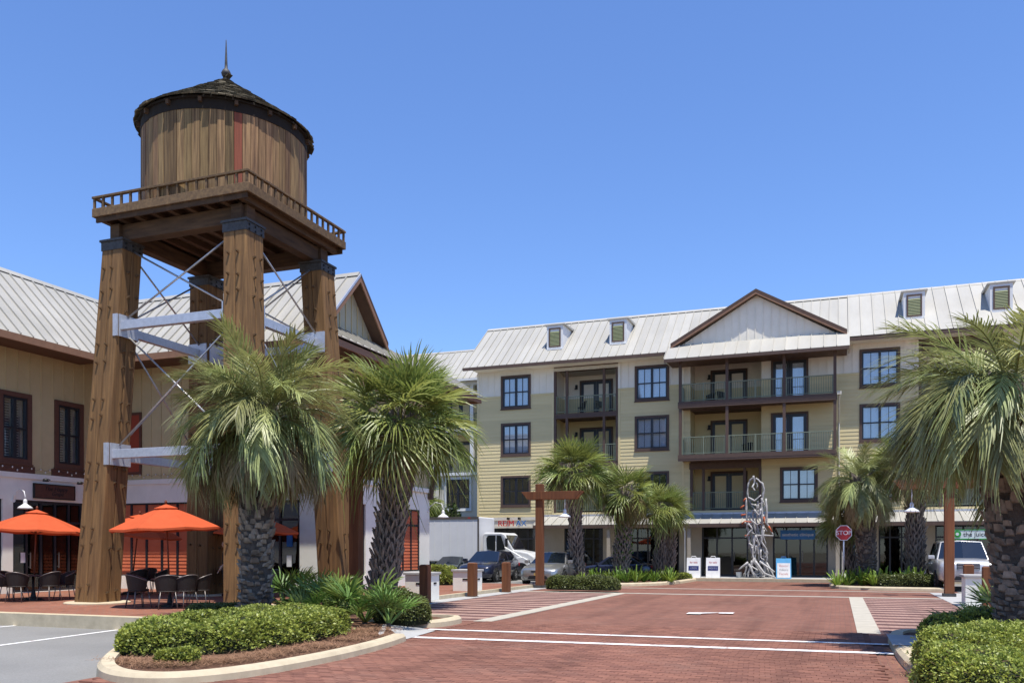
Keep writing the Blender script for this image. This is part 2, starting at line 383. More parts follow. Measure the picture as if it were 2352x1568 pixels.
# ------------------------------------------------------------------ facade tools
class Fac:
    def __init__(s, o, ax, n): s.o = o; s.ax = ax; s.n = n
    def box(s, mb, a0, a1, d0, d1, z0, z1):
        if s.ax == 'x': mb.box(a0, a1, s.o + s.n*d0, s.o + s.n*d1, z0, z1)
        else: mb.box(s.o + s.n*d0, s.o + s.n*d1, a0, a1, z0, z1)
        return mb
    def px(s, p): return atY(p, s.o) if s.ax == 'x' else atX(p, s.o)
    def pt(s, a, d, z): return (a, s.o + s.n*d, z) if s.ax == 'x' else (s.o + s.n*d, a, z)
    def rot(s): return (R(90), 0, 0) if s.ax == 'x' else (R(90), 0, R(90))
def wb(mb, name, mat, root, **k):
    L = root.location
    return mb.build(name, mat, root, loc=(-L.x, -L.y, -L.z), **k)
def grid_wall(mb, fac, a0, a1, z0, z1, ops, th=.25, d=0.):
    A = sorted({a0, a1, *[v for o in ops for v in o[:2] if a0 < v < a1]})
    Z = sorted({z0, z1, *[v for o in ops for v in o[2:4] if z0 < v < z1]})
    for i in range(len(A)-1):
        run = None
        for j in range(len(Z)-1):
            am = (A[i]+A[i+1])/2; zm = (Z[j]+Z[j+1])/2
            hole = any(o[0] < am < o[1] and o[2] < zm < o[3] for o in ops)
            if hole:
                if run is not None: fac.box(mb, A[i], A[i+1], d-th, d, run, Z[j]); run = None
            elif run is None: run = Z[j]
        if run is not None: fac.box(mb, A[i], A[i+1], d-th, d, run, Z[-1])
def spans(a0, a1, cuts):
    out = [(a0, a1)]
    for c0, c1 in sorted(cuts):
        nxt = []
        for s0, s1 in out:
            if c1 <= s0 or c0 >= s1: nxt.append((s0, s1)); continue
            if c0 > s0 + .05: nxt.append((s0, c0))
            if c1 < s1 - .05: nxt.append((c1, s1))
        out = nxt
    return out
def ring(fac, mb, a0, a1, z0, z1, w, d0, d1):
    fac.box(mb, a0, a1, d0, d1, z1-w, z1); fac.box(mb, a0, a1, d0, d1, z0, z0+w)
    fac.box(mb, a0, a0+w, d0, d1, z0+w, z1-w); fac.box(mb, a1-w, a1, d0, d1, z0+w, z1-w)
def window(fac, root, a0, a1, z0, z1, trim='trim_brown', sash='frame_dark', pane='glass_window', back='curtain', cols=2, tw=.12, munt=True, d=0., rows=2):
    t = MB(); ring(fac, t, a0-tw, a1+tw, z0-tw, z1+tw, tw, d-.02, d+.055)
    fac.box(t, a0-tw-.03, a1+tw+.03, d-.02, d+.085, z0-tw-.05, z0-tw)
    wd = wb(t, 'window', trim, root)
    f = MB(); ring(fac, f, a0+.002, a1-.002, z0+.002, z1-.002, .07, d-.10, d+.02)
    w = (a1-a0)/cols
    for i in range(1, cols): fac.box(f, a0+i*w-.06, a0+i*w+.06, d-.10, d+.015, z0+.072, z1-.072)
    for i in range(cols):
        l = a0+i*w+.06; r = a0+(i+1)*w-.06
        if rows == 2: fac.box(f, l, r, d-.09, d+.0, (z0+z1)/2-.03, (z0+z1)/2+.03)
        if munt: fac.box(f, (l+r)/2-.014, (l+r)/2+.014, d-.07, d-.008, z0+.07, z1-.07)
    f.build('sash', sash, wd)
    for i in range(cols):
        for j in range(rows):
            p = MB(); fac.box(p, a0+i*w+.05, a0+(i+1)*w-.05, d-.062, d-.054, z0+.05+j*(z1-z0-.1)/rows, z0+.05+(j+1)*(z1-z0-.1)/rows-.004)
            p.build('pane', pane, wd)
    if back == 'shutter':
        m = MB(); n = int((z1-z0)/.09)
        for k in range(n): fac.box(m, a0+.08, a1-.08, d-.20, d-.155, z0+.08+k*.09, z0+.135+k*.09)
        for x in (a0+.06, (a0+a1)/2-.05, a1-.16): fac.box(m, x, x+.1, d-.215, d-.15, z0+.05, z1-.05)
        m.build('shutter', 'shutter_slat', wd)
        m = MB(); fac.box(m, a0-.05, a1+.05, d-.34, d-.30, z0-.05, z1+.05); m.build('dark_room', 'dark_inside', wd)
    else:
        m = MB(); fac.box(m, a0+.01, a1-.01, d-.16, d-.13, z0+.01, z1-.01); m.build('curtain', back, wd)  # with dark_inside this sheet paints the unlit room, no curtain hangs there
    return wd
def shopfront(fac, root, a0, a1, z0, z1, cols, transom=.62, d=-.08, name='shop_window', frame='frame_dark', door=None, back='dark_inside', depth=1.6):
    f = MB(); ring(fac, f, a0+.002, a1-.002, z0+.002, z1-.002, .08, d-.1, d+.02)
    w = (a1-a0)/cols; zt = z0 + (z1-z0)*(1-transom*.38)
    for i in range(1, cols): fac.box(f, a0+i*w-.04, a0+i*w+.04, d-.08, d+.01, z0+.082, z1-.082)
    fac.box(f, a0+.082, a1-.082, d-.078, d+.006, zt-.04, zt+.04)
    o = wb(f, name, frame, root)
    for i in range(cols):
        for q0, q1 in ((z0+.06, zt-.03), (zt+.03, z1-.06)):
            p = MB(); fac.box(p, a0+i*w+.035, a0+(i+1)*w-.035, d-.045, d-.037, q0, q1); p.build('pane', 'glass_shop', o)
        if door and i in door:
            h = MB(); fac.box(h, a0+i*w+.10, a0+i*w+.13, d+.03, d+.06, z0+.8, z0+1.35); fac.box(h, a0+i*w+.10, a0+i*w+.13, d-.03, d+.03, z0+.84, z0+.87); fac.box(h, a0+i*w+.10, a0+i*w+.13, d-.03, d+.03, z0+1.28, z0+1.31)
            h.build('door_handle', 'chair_metal', o)
    b = MB(); fac.box(b, a0-.1, a1+.1, d-depth-.05, d-depth, z0-.02, z1+.1)
    fac.box(b, a0-.12, a0-.06, d-depth, d-.12, z0-.02, z1+.1); fac.box(b, a1+.06, a1+.12, d-depth, d-.12, z0-.02, z1+.1)
    fac.box(b, a0-.06, a1+.06, d-depth, d-.12, z1+.04, z1+.1); fac.box(b, a0-.06, a1+.06, d-depth, d-.12, z0-.02, z0)
    b.build('room', back, o)
    return o
def railing(fac, root, a0, a1, z, h=1.0, d=0., posts=(), mat='rail_green', sp=.115):
    m = MB(); fac.box(m, a0, a1, d-.025, d+.025, z+h-.045, z+h); fac.box(m, a0, a1, d-.02, d+.02, z+.09, z+.125)
    n = max(2, int((a1-a0)/sp))
    for k in range(1, n):
        a = a0 + (a1-a0)*k/n; fac.box(m, a-.009, a+.009, d-.009, d+.009, z+.125, z+h-.045)
    k = max(1, round((a1-a0)/1.5))
    for i in range(k+1):
        a = a0+.025+(a1-a0-.05)*i/k; fac.box(m, a-.026, a+.026, d-.027, d+.027, z, z+h+.01)
    return wb(m, 'railing', mat, root)
def french_door(fac, root, a0, a1, z0, z1, d=0., trim='trim_brown', curtain=True):
    t = MB(); fac.box(t, a0-.1, a0, d-.02, d+.05, z0, z1+.1); fac.box(t, a1, a1+.1, d-.02, d+.05, z0, z1+.1); fac.box(t, a0, a1, d-.02, d+.05, z1, z1+.1)
    o = wb(t, 'balcony_door', trim, root); f = MB(); mid = (a0+a1)/2
    for l, r in ((a0, mid-.005), (mid+.005, a1)):
        ring(fac, f, l, r, z0+.02, z1-.005, .15, d-.04, d+.02)
    f.build('door_leaf', 'frame_dark', o)
    for l, r in ((a0, mid), (mid, a1)):
        p = MB(); fac.box(p, l+.13, r-.13, d-.014, d-.006, z0+.15, z1-.13); p.build('pane', 'glass_window', o)
        p = MB(); fac.box(p, l+.13, r-.13, d-.036, d-.03, z0+.15, z1-.13); p.build('curtain', 'curtain' if curtain else 'dark_inside', o)
    h = MB(); fac.box(h, mid-.09, mid-.05, d+.02, d+.06, z0+.95, z0+1.0); h.build('door_handle', 'chair_metal', o)
    return o
def roof_panels(root, ax, a0, a1, p0, p1, w=.5, name='roof_panel', mat='roof_metal', th=.03):
    # ax: direction along the eave; p0=(cross, z) at the eave, p1=(cross, z) at the top. Panels share one mesh.
    n = max(1, round((a1-a0)/w)); w = (a1-a0)/n; L = root.location
    v = Vector((p1[0]-p0[0], p1[1]-p0[1])); u = v.normalized(); nn = Vector((-u.y, u.x))
    if nn.y < 0: nn = -nn
    def sec(mb, b0, b1, h0, h1):
        q = [(p0[0]+nn.x*h0, p0[1]+nn.y*h0), (p1[0]+nn.x*h0, p1[1]+nn.y*h0), (p1[0]+nn.x*h1, p1[1]+nn.y*h1), (p0[0]+nn.x*h1, p0[1]+nn.y*h1)]
        mb.prism(q, ax, b0, b1)
    mb = MB(); sec(mb, .001, w-.001, -th, 0); sec(mb, 0.002, .032, 0.0005, .055)
    me = mb.mesh(name, mat)
    for i in range(n):
        a = a0 + i*w
        place(me, name, root, loc=((a-L.x, -L.y, -L.z) if ax == 'x' else (-L.x, a-L.y, -L.z)))
def put_pieces(items, root, limit=300, rest='siding_rest'):
    items.sort(key=lambda t: -t[0]); L = root.location
    for s, mb, name, mat in items[:limit]: wb(mb, name, mat, root, recalc=False)
    ms = {}
    for s, mb, name, mat in items[limit:]: ms.setdefault((name, mat), MB()).add(mb.v, mb.f)
    for (name, mat), mb in ms.items(): wb(mb, name, mat, root, recalc=False, kind='stuff')

# ------------------------------------------------------------------ the ground
GZ = 0.0
gb = MB(); gb.sheet([(-900,-400),(900,-400),(900,1200),(-900,1200)], -.30); struct('ground', gb, 'sand_far')
gb = MB(); gb.sheet([(-60,-75),(60,-75),(60,40),(-60,40)], -.15); struct('parking_lot', gb, 'lot_concrete')
# brick road between the two islands (the sheet starts where the single pavers stop)
RL, RR = -3.5, 4.82
gb = MB(); gb.sheet([(-4.75,-60),(12,-60),(12,-39.0),(RR+.6,-30.6),(RR,-30.6),(RR,-17.6),(8.2,-17.6),(8.2,-13.0),(-8.2,-13.0),(-8.2,-17.6),(RL,-17.6),(RL,-30.6),(-6.0,-30.6),(-6.0,-37.5),(-4.75,-39.2)], 0.0)
# skirt down to the lot so that the brick edge has thickness
gb.add([(-4.75,-60,0),(-4.75,-39.2,0),(-4.75,-39.2,-.16),(-4.75,-60,-.16)], [(0,1,2,3)])
struct('brick_road', gb, 'road_brick')
gb = MB(); gb.sheet([(-60,-13.0),(60,-13.0),(60,-3.6),(-60,-3.6)], -.02); struct('cross_street', gb, 'road_brick')
gb = MB(); gb.sheet([(-60,-13.3),(-8.25,-13.3),(-8.25,-3.5),(-60,-3.5)], -.012); struct('side_street', gb, 'lot_concrete')
gb = MB(); gb.sheet([(8.3,-13.3),(60,-13.3),(60,-3.5),(8.3,-3.5)], -.012); struct('side_street', gb, 'lot_concrete')
# crosswalk aprons with alternating brick bands
def crosswalk(x0, x1, y0, y1, edge):
    gb = MB(); gb.sheet([(x0,y0),(x1,y0),(x1,y1),(x0,y1)], .004); cw = struct('crosswalk', gb, 'band_light')
    n = 15; st = (y1-y0)/n
    for i in range(n):
        b = MB(); b.box(x0+.02, x1-.02, y0+i*st+st*.30, y0+i*st+st*.62, .0045, .010); b.build('brick_band', 'band_dark', cw, recalc=False)
    e0, e1 = (x1, x1+.42) if edge > 0 else (x0-.42, x0)
    gb = MB(); gb.box(e0, e1, y0-.1, y1, -.05, .012); e = struct('edge_strip', gb, 'strip_concrete')
    return cw
crosswalk(-7.15, RL-.1, -30.6, -17.6, 1)
crosswalk(RR+.0, 7.2, -30.6, -17.6, -1)
gb = MB(); gb.box(-7.2, 7.3, -17.6, -17.25, -.05, .012); struct('edge_strip', gb, 'strip_concrete')
# stop bars and the little bracket mark
def paint(poly, z=.008, name='road_marking'):
    g = MB(); g.sheet(poly, z); return struct(name, g, 'road_paint')
paint([(-3.6,-33.08),(4.85,-32.9),(4.85,-32.71),(-3.6,-32.89)], .0265)
paint([(-3.5,-34.62),(4.85,-34.27),(4.85,-34.05),(-3.5,-34.40)], .0265)
mx0, mx1 = GP(1577,1410), GP(1684,1410)
a_ = .35
paint([(mx0[0],mx0[1]-.1),(mx0[0]+a_,mx0[1]-.1),(mx0[0]+a_,mx0[1]+.12),(mx1[0]-a_,mx1[1]+.12),(mx1[0]-a_,mx1[1]-.1),(mx1[0],mx1[1]-.1),(mx1[0],mx1[1]+.34),(mx0[0],mx0[1]+.34)], .0265)
def lot_line(p, q, w=.12):
    a = Vector(GP(p[0],p[1],-.15)); b = Vector(GP(q[0],q[1],-.15)); n = (b-a).normalized(); n = Vector((-n.y,n.x))*w/2
    return paint([tuple(a+n), tuple(b+n), tuple(b-n), tuple(a-n)], -.1455)
lot_line((-120,1497), (305,1441)); lot_line((-80,1446), (115,1429)); lot_line((225,1580), (335,1558), .2)
# raised brick sidewalk in front of the shop, kerbed against the lot
WZ = .13
gb = MB()
gb.add([(-60,-33.55,WZ),(-9.7,-33.55,WZ),(-9.0,-31,WZ),(-7.95,-31,WZ),(-7.95,-13.4,WZ),(-60,-13.4,WZ)], [(0,1,2,3,4,5)])
struct('brick_sidewalk', gb, 'walk_brick')
gb = MB(); gb.box(-60, -9.7, -33.85, -33.552, -.2, WZ+.006); struct('kerb', gb, 'kerb_concrete')
gb = MB(); gb.box(-7.948, -7.8, -31, -13.4, -.2, WZ+.006); struct('kerb', gb, 'kerb_concrete')
gb = MB(); gb.box(-7.798, -7.152, -31, -13.4, -.2, .016); struct('concrete_strip', gb, 'walk_concrete')
gb = MB(); gb.box(7.202, 8.3, -30.6, -13.4, -.2, .016); struct('concrete_strip', gb, 'walk_concrete')
gb = MB(); gb.add([(8.3,-60,WZ-.01),(60,-60,WZ-.01),(60,-13.4,WZ-.01),(8.3,-13.4,WZ-.01)], [(0,1,2,3)]); struct('brick_sidewalk', gb, 'walk_brick')
# sidewalk and kerb along the apartment building
gb = MB(); gb.box(-40, 40, -3.2, .6, -.2, WZ); struct('sidewalk', gb, 'walk_concrete')
gb = MB(); gb.box(-40, 40, -3.5, -3.202, -.2, WZ+.006); struct('kerb', gb, 'kerb_concrete')
# tan strip seen across the street mouth
gb = MB(); gb.box(-8, 8, -13.2, -12.95, -.05, .012); struct('edge_strip', gb, 'strip_concrete')

# single pavers of the nearest road, laid with open joints
def lay_pavers():
    bw, rh = .21, .105
    proto = MB(); h = .016
    x, y, c = bw-.005, rh-.005, .002
    proto.add([(0,0,0),(x,0,0),(x,y,0),(0,y,0),(c,c,h),(x-c,c,h),(x-c,y-c,h),(c,y-c,h)], [(4,5,6,7),(0,1,5,4),(1,2,6,5),(2,3,7,6),(3,0,4,7)])
    me = proto.mesh('brick', 'paver', recalc=False)
    road = [o for o in bpy.data.objects if o.name == 'brick_road'][0]
    cells = []
    yy = -40.6; row = 0
    while yy < -30.75:
        xl = RL + .12 if yy > -35.5 else max(-4.6, RL + .12 - (abs(yy)-35.5)*.25)
        xx = xl + (row % 2) * bw/2
        while xx < RR - .12 - bw:
            d = -(xx-CAM[0])*SA + (yy-CAM[1])*CA; lx = (xx-CAM[0])*CA + (yy-CAM[1])*SA
            px = CX + FPX*lx/d; py = HY + FPX*EH/d
            if -80 < px < 2450 and py < 1620 and abs(yy+33.0-.022*(xx+3.6)) > .0: cells.append((d, xx, yy))
            xx += bw
        yy += rh; row += 1
    cells.sort()
    for d, x0, y0 in cells[:300]:
        place(me, 'brick', road, loc=(x0, y0, .004 + rng.uniform(-.0015,.0015)), rot=(rng.uniform(-.006,.006), rng.uniform(-.006,.006), rng.uniform(-.008,.008)))
    # the rest as one mesh with a tone per brick
    vs = []; fs = []; tone = []
    for d, x0, y0 in cells[300:]:
        dz = .004 + rng.uniform(-.0015,.0015); b = len(vs); tx = rng.uniform(-.0015,.0015)
        for v in proto.v: vs.append((x0+v[0], y0+v[1], v[2]+dz+(tx if v[2] > 0 else 0)))
        fs += [tuple(i+b for i in q) for q in proto.f]; tone += [rng.random()]*5
    m = bpy.data.meshes.new('bricks'); m.from_pydata(vs, [], fs)
    at = m.attributes.new('tone', 'FLOAT', 'FACE'); at.data.foreach_set('value', tone)
    mt, t, p = new_mat('paver_many'); L = t.links.new
    a = N(t, 'ShaderNodeAttribute', attribute_name='tone'); cr = N(t, 'ShaderNodeValToRGB'); e = cr.color_ramp.elements
    e[0].color = c4(tuple(v*.92 for v in RED2)); e[1].color = c4(tuple(v*1.06 for v in RED1)); L(a.outputs['Fac'], cr.inputs[0])
    tc = N(t, 'ShaderNodeTexCoord'); nz = N(t, 'ShaderNodeTexNoise'); nz.inputs['Scale'].default_value = .55; nz.inputs['Detail'].default_value = 7; L(tc.outputs['Object'], nz.inputs['Vector'])
    mr = N(t, 'ShaderNodeMapRange'); mr.inputs[1].default_value = .3; mr.inputs[2].default_value = .7; mr.inputs[3].default_value = .84; mr.inputs[4].default_value = 1.16; L(nz.outputs['Fac'], mr.inputs[0])
    hs = N(t, 'ShaderNodeHueSaturation'); L(cr.outputs[0], hs.inputs['Color']); L(mr.outputs[0], hs.inputs['Value']); L(stain(t, tc, hs.outputs[0]), p.inputs['Base Color'])
    p.inputs['Roughness'].default_value = .88; p.inputs['Specular IOR Level'].default_value = .2
    m.materials.append(mt)
    place(m, 'brick_field', road, kind='stuff')
lay_pavers()
# ------------------------------------------------------------------ apartment building
main = thing('apartment_building', 'four storey tan and cream apartment block with pale metal roof above shopfronts', 'building', (0,0,0))
FM = Fac(0.0, 'x', -1)
F2, F3, F4, ZB, ZE = 3.75, 6.65, 9.5, 10.68, 12.3
XL, XR = -16.37, 18.0
REC1 = (-11.53, -7.68); BAYREC = (-3.6, .2); REC2 = (7.9, 11.9)
zw = [(4.25,5.86), (7.28,9.0), (10.08,11.83)]
wins = []
for a in ((-14.73,-13.08), (-6.6,-4.89), (5.23,6.93), (13.3,15.0)):
    for z in zw: wins.append((a[0], a[1], z[0], z[1]))
wins.append((1.28, 2.95, 4.25, 5.86))
doors = [(.80, 2.50, F3, F3+2.25), (.80, 2.50, F4, F4+2.25)]
holes = wins + doors + [(REC1[0], REC1[1], F2-.15, ZE), (BAYREC[0], BAYREC[1], F2-.15, ZE), (REC2[0], REC2[1], F2-.15, ZE)]
m = MB(); grid_wall(m, FM, XL, XR, 3.4, ZB, holes); wb(m, 'wall', 'siding', main)
m = MB(); grid_wall(m, FM, XL, XR, ZB, ZE+.3, holes); wb(m, 'wall', 'board_white', main)
m = MB(); m.box(XL, XL+.3, .25, 9, WZ, ZE); m.box(XR-.3, XR, .25, 9, WZ, ZE); m.box(XL, XR, 8.8, 9.1, WZ, ZE); wb(m, 'wall', 'siding', main)
# floors inside the recesses, back and side walls
for (a0, a1), dep in ((REC1, 2.0), (BAYREC, 1.7), (REC2, 2.0)):
    m = MB(); m.box(a0-.2, a1+.2, dep, dep+.2, F2-.2, ZB); m.box(a0-.2, a0-.001, .251, dep, F2-.2, ZB); m.box(a1+.001, a1+.2, .251, dep, F2-.2, ZB); wb(m, 'recess_wall', 'siding', main)
    m = MB(); m.box(a0-.2, a1+.2, dep, dep+.2, ZB, ZE); m.box(a0-.2, a0-.001, .251, dep, ZB, ZE); m.box(a1+.001, a1+.2, .251, dep, ZB, ZE); wb(m, 'recess_wall', 'board_white', main)
    for z in (F2, F3, F4):
        m = MB(); m.box(a0, a1, 0.0, dep-.002, z-.2, z); wb(m, 'balcony_floor', 'trim_brown', main)
        m = MB(); m.box(a0, a1, -.03, .12, z-.28, z-.201); wb(m, 'beam', 'trim_brown', main)
    m = MB(); m.box(a0, a1, .0, dep-.002, ZE-.12, ZE); wb(m, 'soffit', 'soffit_brown', main)
    m = MB(); m.box(a0, a1, -.02, .14, ZE-.30, ZE-.121); wb(m, 'beam', 'trim_cream' if a0 < -5 else 'trim_brown', main)
    FB = Fac(dep, 'x', -1); c = (a0+a1)/2 + (.1 if a0 < -5 else .0)
    for z in (F2, F3, F4):
        french_door(FB, main, c-.92, c+.92, z+.02, z+2.15)
        l = MB(); l.box(a0+.75, a0+.87, dep-.14, dep, z+1.75, z+2.0); l.box(a0+.72, a0+.90, dep-.17, dep-.141, z+1.72, z+1.80); wb(l, 'wall_lamp', 'black_metal', main)
# posts and railings of the recessed balconies
for (a0, a1), pp in ((REC1, (-10.74, -8.52)), (REC2, (8.9, 10.9))):
    for z, zt in ((F2, F3-.28), (F3, F4-.28), (F4, ZE-.3)):
        for a in (a0+.07, a1-.07) + pp:
            m = MB(); m.box(a-.07, a+.07, -.02, .12, z, zt); wb(m, 'post', 'trim_brown', main)
        e = [a0+.14, pp[0]-.07, pp[0]+.07, pp[1]-.07, pp[1]+.07, a1-.14]
        for i in (0, 2, 4): railing(FM, main, e[i], e[i+1], z, d=-.05)
# the projecting central bay: floors 3 and 4 carry a balcony in front of the wall
BD = 1.45; BL, BR = -4.0, 4.0
for z, zt in ((F3, F4-.3), (F4, 11.80)):
    m = MB(); m.box(BL, BR, -BD, -.03, z-.2, z); wb(m, 'balcony_floor', 'trim_brown', main)
    m = MB(); m.box(BL-.03, BR+.03, -BD-.05, -BD+.1, z-.3, z-.201); m.box(BL-.03, BR+.03, -BD-.06, -BD-.001, z-.2, z+.03); wb(m, 'beam', 'trim_brown', main)
    pts = [BL+.08, -1.45, 1.45, BR-.08]
    for a in pts:
        m = MB(); m.box(a-.075, a+.075, -BD, -BD+.15, z, zt); wb(m, 'post', 'trim_brown', main)
    for i in range(3): railing(FM, main, pts[i]+.08, pts[i+1]-.08, z, d=BD-.07)
    for xx in (BL+.05, BR-.05):
        FS = Fac(xx, 'y', 1); railing(FS, main, -BD+.16, -.04, z, d=0)
for a0, a1, z0, z1 in doors: french_door(FM, main, a0, a1, z0+.02, z1-.1)
for z in (F2,):   # ground of the bay: recessed porch on the first upper floor
    m = MB(); m.box(BAYREC[0]-.05, BAYREC[1], -.05, .1, 6.02, 6.36); wb(m, 'beam', 'trim_brown', main)
    e = [BAYREC[0]+.02, -2.95, -.75, BAYREC[1]-.02]
    for a in (BAYREC[0]+.06, -2.88, -.68, BAYREC[1]-.06):
        m = MB(); m.box(a-.07, a+.07, -.04, .10, F2, 6.02); wb(m, 'post', 'trim_brown', main)
    railing(FM, main, BAYREC[0]+.13, -2.95, z, d=-.05); railing(FM, main, -2.81, -.75, z, d=-.05); railing(FM, main, -.61, BAYREC[1]-.13, z, d=-.05)
for a0, a1, z0, z1 in wins: window(FM, main, a0, a1, z0, z1, pane='glass_window', back='curtain' if z0 > 5 or a0 > 0 else 'dark_inside')
# lap boards: each board is a piece
items = []; pit = .2
z = 3.52
while z < ZB - .02:
    z1 = min(z + pit, ZB)
    cuts = [(o[0]-.12, o[1]+.12) for o in wins + doors if o[2]-.17 < (z+z1)/2 < o[3]+.12]
    cuts += [r for r in (REC1, BAYREC, REC2) if z > F2-.2]
    for s0, s1 in spans(XL+.1, XR, cuts + [(BL-.06, BL+.06), (BR-.06, BR+.06)]):
        b = MB(); b.prism([(-.001,z), (-.026,z), (-.008,z1+.018), (-.001,z1+.018)], 'x', s0, s1)
        items.append((s1-s0 if s0 < 13 else .1, b, 'siding_board', 'siding'))
    z += pit
put_pieces(items, main)
# battens on the cream top storey
items = []; a = XL + .25
while a < XR:
    cuts = [(o[2]-.12, o[3]+.12) for o in wins + doors if o[0]-.12 < a < o[1]+.12]
    if not any(r[0] < a < r[1] for r in (REC1, BAYREC, REC2)):
        for s0, s1 in spans(ZB+.1, ZE, cuts):
            b = MB(); b.box(a-.022, a+.022, -.025, -.001, s0, s1); items.append((s1-s0, b, 'batten', 'board_white'))
    a += .41
put_pieces(items, main)
cuts = [(o[0]-.12, o[1]+.12) for o in wins + doors if o[2] < ZB < o[3]] + [REC1, BAYREC, REC2]
for s0, s1 in spans(XL, XR, cuts):
    m = MB(); m.box(s0, s1, -.045, -.001, ZB-.02, ZB+.09); wb(m, 'band_board', 'siding', main)
for x0 in (XL-.02, REC1[0]-.12, REC1[1], BL-.06, BR-.06, REC2[0]-.12, REC2[1]):
    m = MB(); m.box(x0, x0+.12, -.04, -.001, 3.52, ZB-.021); wb(m, 'corner_board', 'siding', main)
    m = MB(); m.box(x0, x0+.12, -.04, -.001, ZB+.091, ZE-.1); wb(m, 'corner_board', 'board_white', main)
# roof
EY, RY, RZ = -.95, 3.1, 15.6
roof_panels(main, 'x', -16.95, 4.55, (EY, ZE+.12), (RY, RZ), .47)
roof_panels(main, 'x', 4.56, XR+.4, (EY, ZE+.17), (RY, RZ+.05), .6)
m = MB(); m.prism([(EY+.3,ZE+.30), (RY,RZ-.05), (9.9,ZE-1.8), (9.6,ZE-1.9)], 'x', XL+.2, XR-.2); wb(m, 'roof_core', 'roof_metal', main)
m = MB(); m.prism([(RY-.16,RZ-.06), (RY,RZ+.085), (RY+.2,RZ-.06)], 'x', -16.95, XR+.4); wb(m, 'ridge_cap', 'roof_metal', main)
for x0, x1 in ((-16.93, -4.9), (4.6, XR+.35)):
    m = MB(); m.box(x0, x1, EY-.02, EY+.06, ZE-.06, ZE+.105); wb(m, 'fascia', 'trim_brown', main)
    m = MB(); m.box(max(x0, XL), x1, EY+.061, -.002, ZE-.05, ZE-.01); wb(m, 'soffit', 'board_white', main)
m = MB(); m.prism([(EY,ZE-.05), (EY,ZE+.09), (RY,RZ-.03), (RY,RZ-.2)], 'x', -17.0, -16.953); wb(m, 'rake_board', 'trim_cream', main)
# pent roof and gable above the bay
roof_panels(main, 'x', -4.72, 4.62, (-2.0, 11.80), (-.62, 12.78), .62)
m = MB(); m.box(-4.70, 4.60, -2.01, -1.93, 11.62, 11.775); wb(m, 'fascia', 'trim_brown', main)
m = MB(); m.box(-4.6, 4.5, -1.92, -.03, 11.70, 11.74); wb(m, 'soffit', 'soffit_brown', main)
m = MB(); m.prism([(-1.96,11.75), (-.62,12.70), (-.3,12.70), (-.3,11.75)], 'x', 4.56, 4.615); m.prism([(-1.96,11.75), (-.62,12.70), (-.3,12.70), (-.3,11.75)], 'x', -4.715, -4.66); wb(m, 'rake_board', 'trim_cream', main)
PZ, HW, GX = 15.38, 4.5, -.02
GS = (PZ-12.85)/HW
m = MB(); m.add([(GX-HW+.3,-.45,12.7),(GX+HW-.3,-.45,12.7),(GX,-.45,PZ-.22),(GX-HW+.3,-.3,12.7),(GX+HW-.3,-.3,12.7),(GX,-.3,PZ-.22)], [(0,1,2),(5,4,3),(0,3,4,1),(1,4,5,2),(2,5,3,0)]); wb(m, 'gable_wall', 'board_white', main)
a = GX - HW + .75
while a < GX + HW - .6:
    zt = PZ - .30 - abs(a-GX)*GS
    if zt > 12.95:
        m = MB(); m.box(a-.022, a+.022, -.478, -.451, 12.72, zt); wb(m, 'batten', 'board_white', main)
    a += .41
for sgn in (-1, 1):
    m = MB(); yb = 2.9
    e = (GX+sgn*HW, 12.85); t = (GX, PZ); n = Vector((sgn*GS, 1)).normalized()*.05
    m.add([(e[0],-.80,e[1]),(t[0],-.80,t[1]),(t[0],yb,t[1]),(e[0],.2,e[1]),(e[0]+n.x,-.80,e[1]+n.y),(t[0],-.80,t[1]+.058),(t[0],yb,t[1]+.058),(e[0]+n.x,.2,e[1]+n.y)], [(3,2,1,0),(4,5,6,7),(0,1,5,4),(1,2,6,5),(2,3,7,6),(3,0,4,7)])
    wb(m, 'gable_roof', 'roof_metal', main)
    for k, (off, hh, yy, mt) in enumerate(((.0, .11, -.85, 'trim_brown'), (.112, .16, -.83, 'fascia_copper'))):
        m = MB(); d0 = off; d1 = off + hh
        q = [(e[0]+sgn*.03,e[1]-d0+.03), (t[0],t[1]-d0+.05), (t[0],t[1]-d1+.05), (e[0]+sgn*.03,e[1]-d1+.03)]
        m.prism(q, 'y', yy, yy+.05); wb(m, 'rake_board', mt, main)
    m = MB(); m.prism([(e[0]-sgn*.1,e[1]-.14), (t[0],t[1]-.16), (t[0],t[1]-.20), (e[0]-sgn*.1,e[1]-.18)], 'y', -.778, -.46); wb(m, 'soffit', 'soffit_brown', main)
# dormers
def dormer(x):
    d = MB(); y0, y1, z0, z1 = .25, 2.3, 13.2, 14.78
    d.box(x-.5, x+.5, y0, y1, z0, z1); o = wb(d, 'dormer', 'trim_white', main)
    r = MB(); r.prism([(y0-.06,z1+.0), (y0-.06,z1+.06), (y1+.2,z1+.16), (y1+.2,z1+.0)], 'x', x-.62, x+.62); r.build('dormer_roof', 'roof_metal', o)
    f = MB(); f.box(x-.36, x-.29, y0-.05, y0-.001, z0+.3, z1-.16); f.box(x+.29, x+.36, y0-.05, y0-.001, z0+.3, z1-.16); f.box(x-.29, x+.29, y0-.05, y0-.001, z1-.23, z1-.16); f.box(x-.29, x+.29, y0-.05, y0-.001, z0+.3, z0+.37)
    f.build('dormer_frame', 'trim_brown', o)
    for k in range(11):
        l = MB(); zz = z0+.375+k*.0765
        l.prism([(y0-.045,zz), (y0-.012,zz+.074), (y0-.002,zz+.074), (y0-.002,zz)], 'x', x-.288, x+.288); l.build('louver', 'louver_green', o)
    s = MB(); s.box(x-.46, x+.46, y0-.10, y0-.002, z0+.12, z0+.2); s.build('sill', 'trim_white', o)
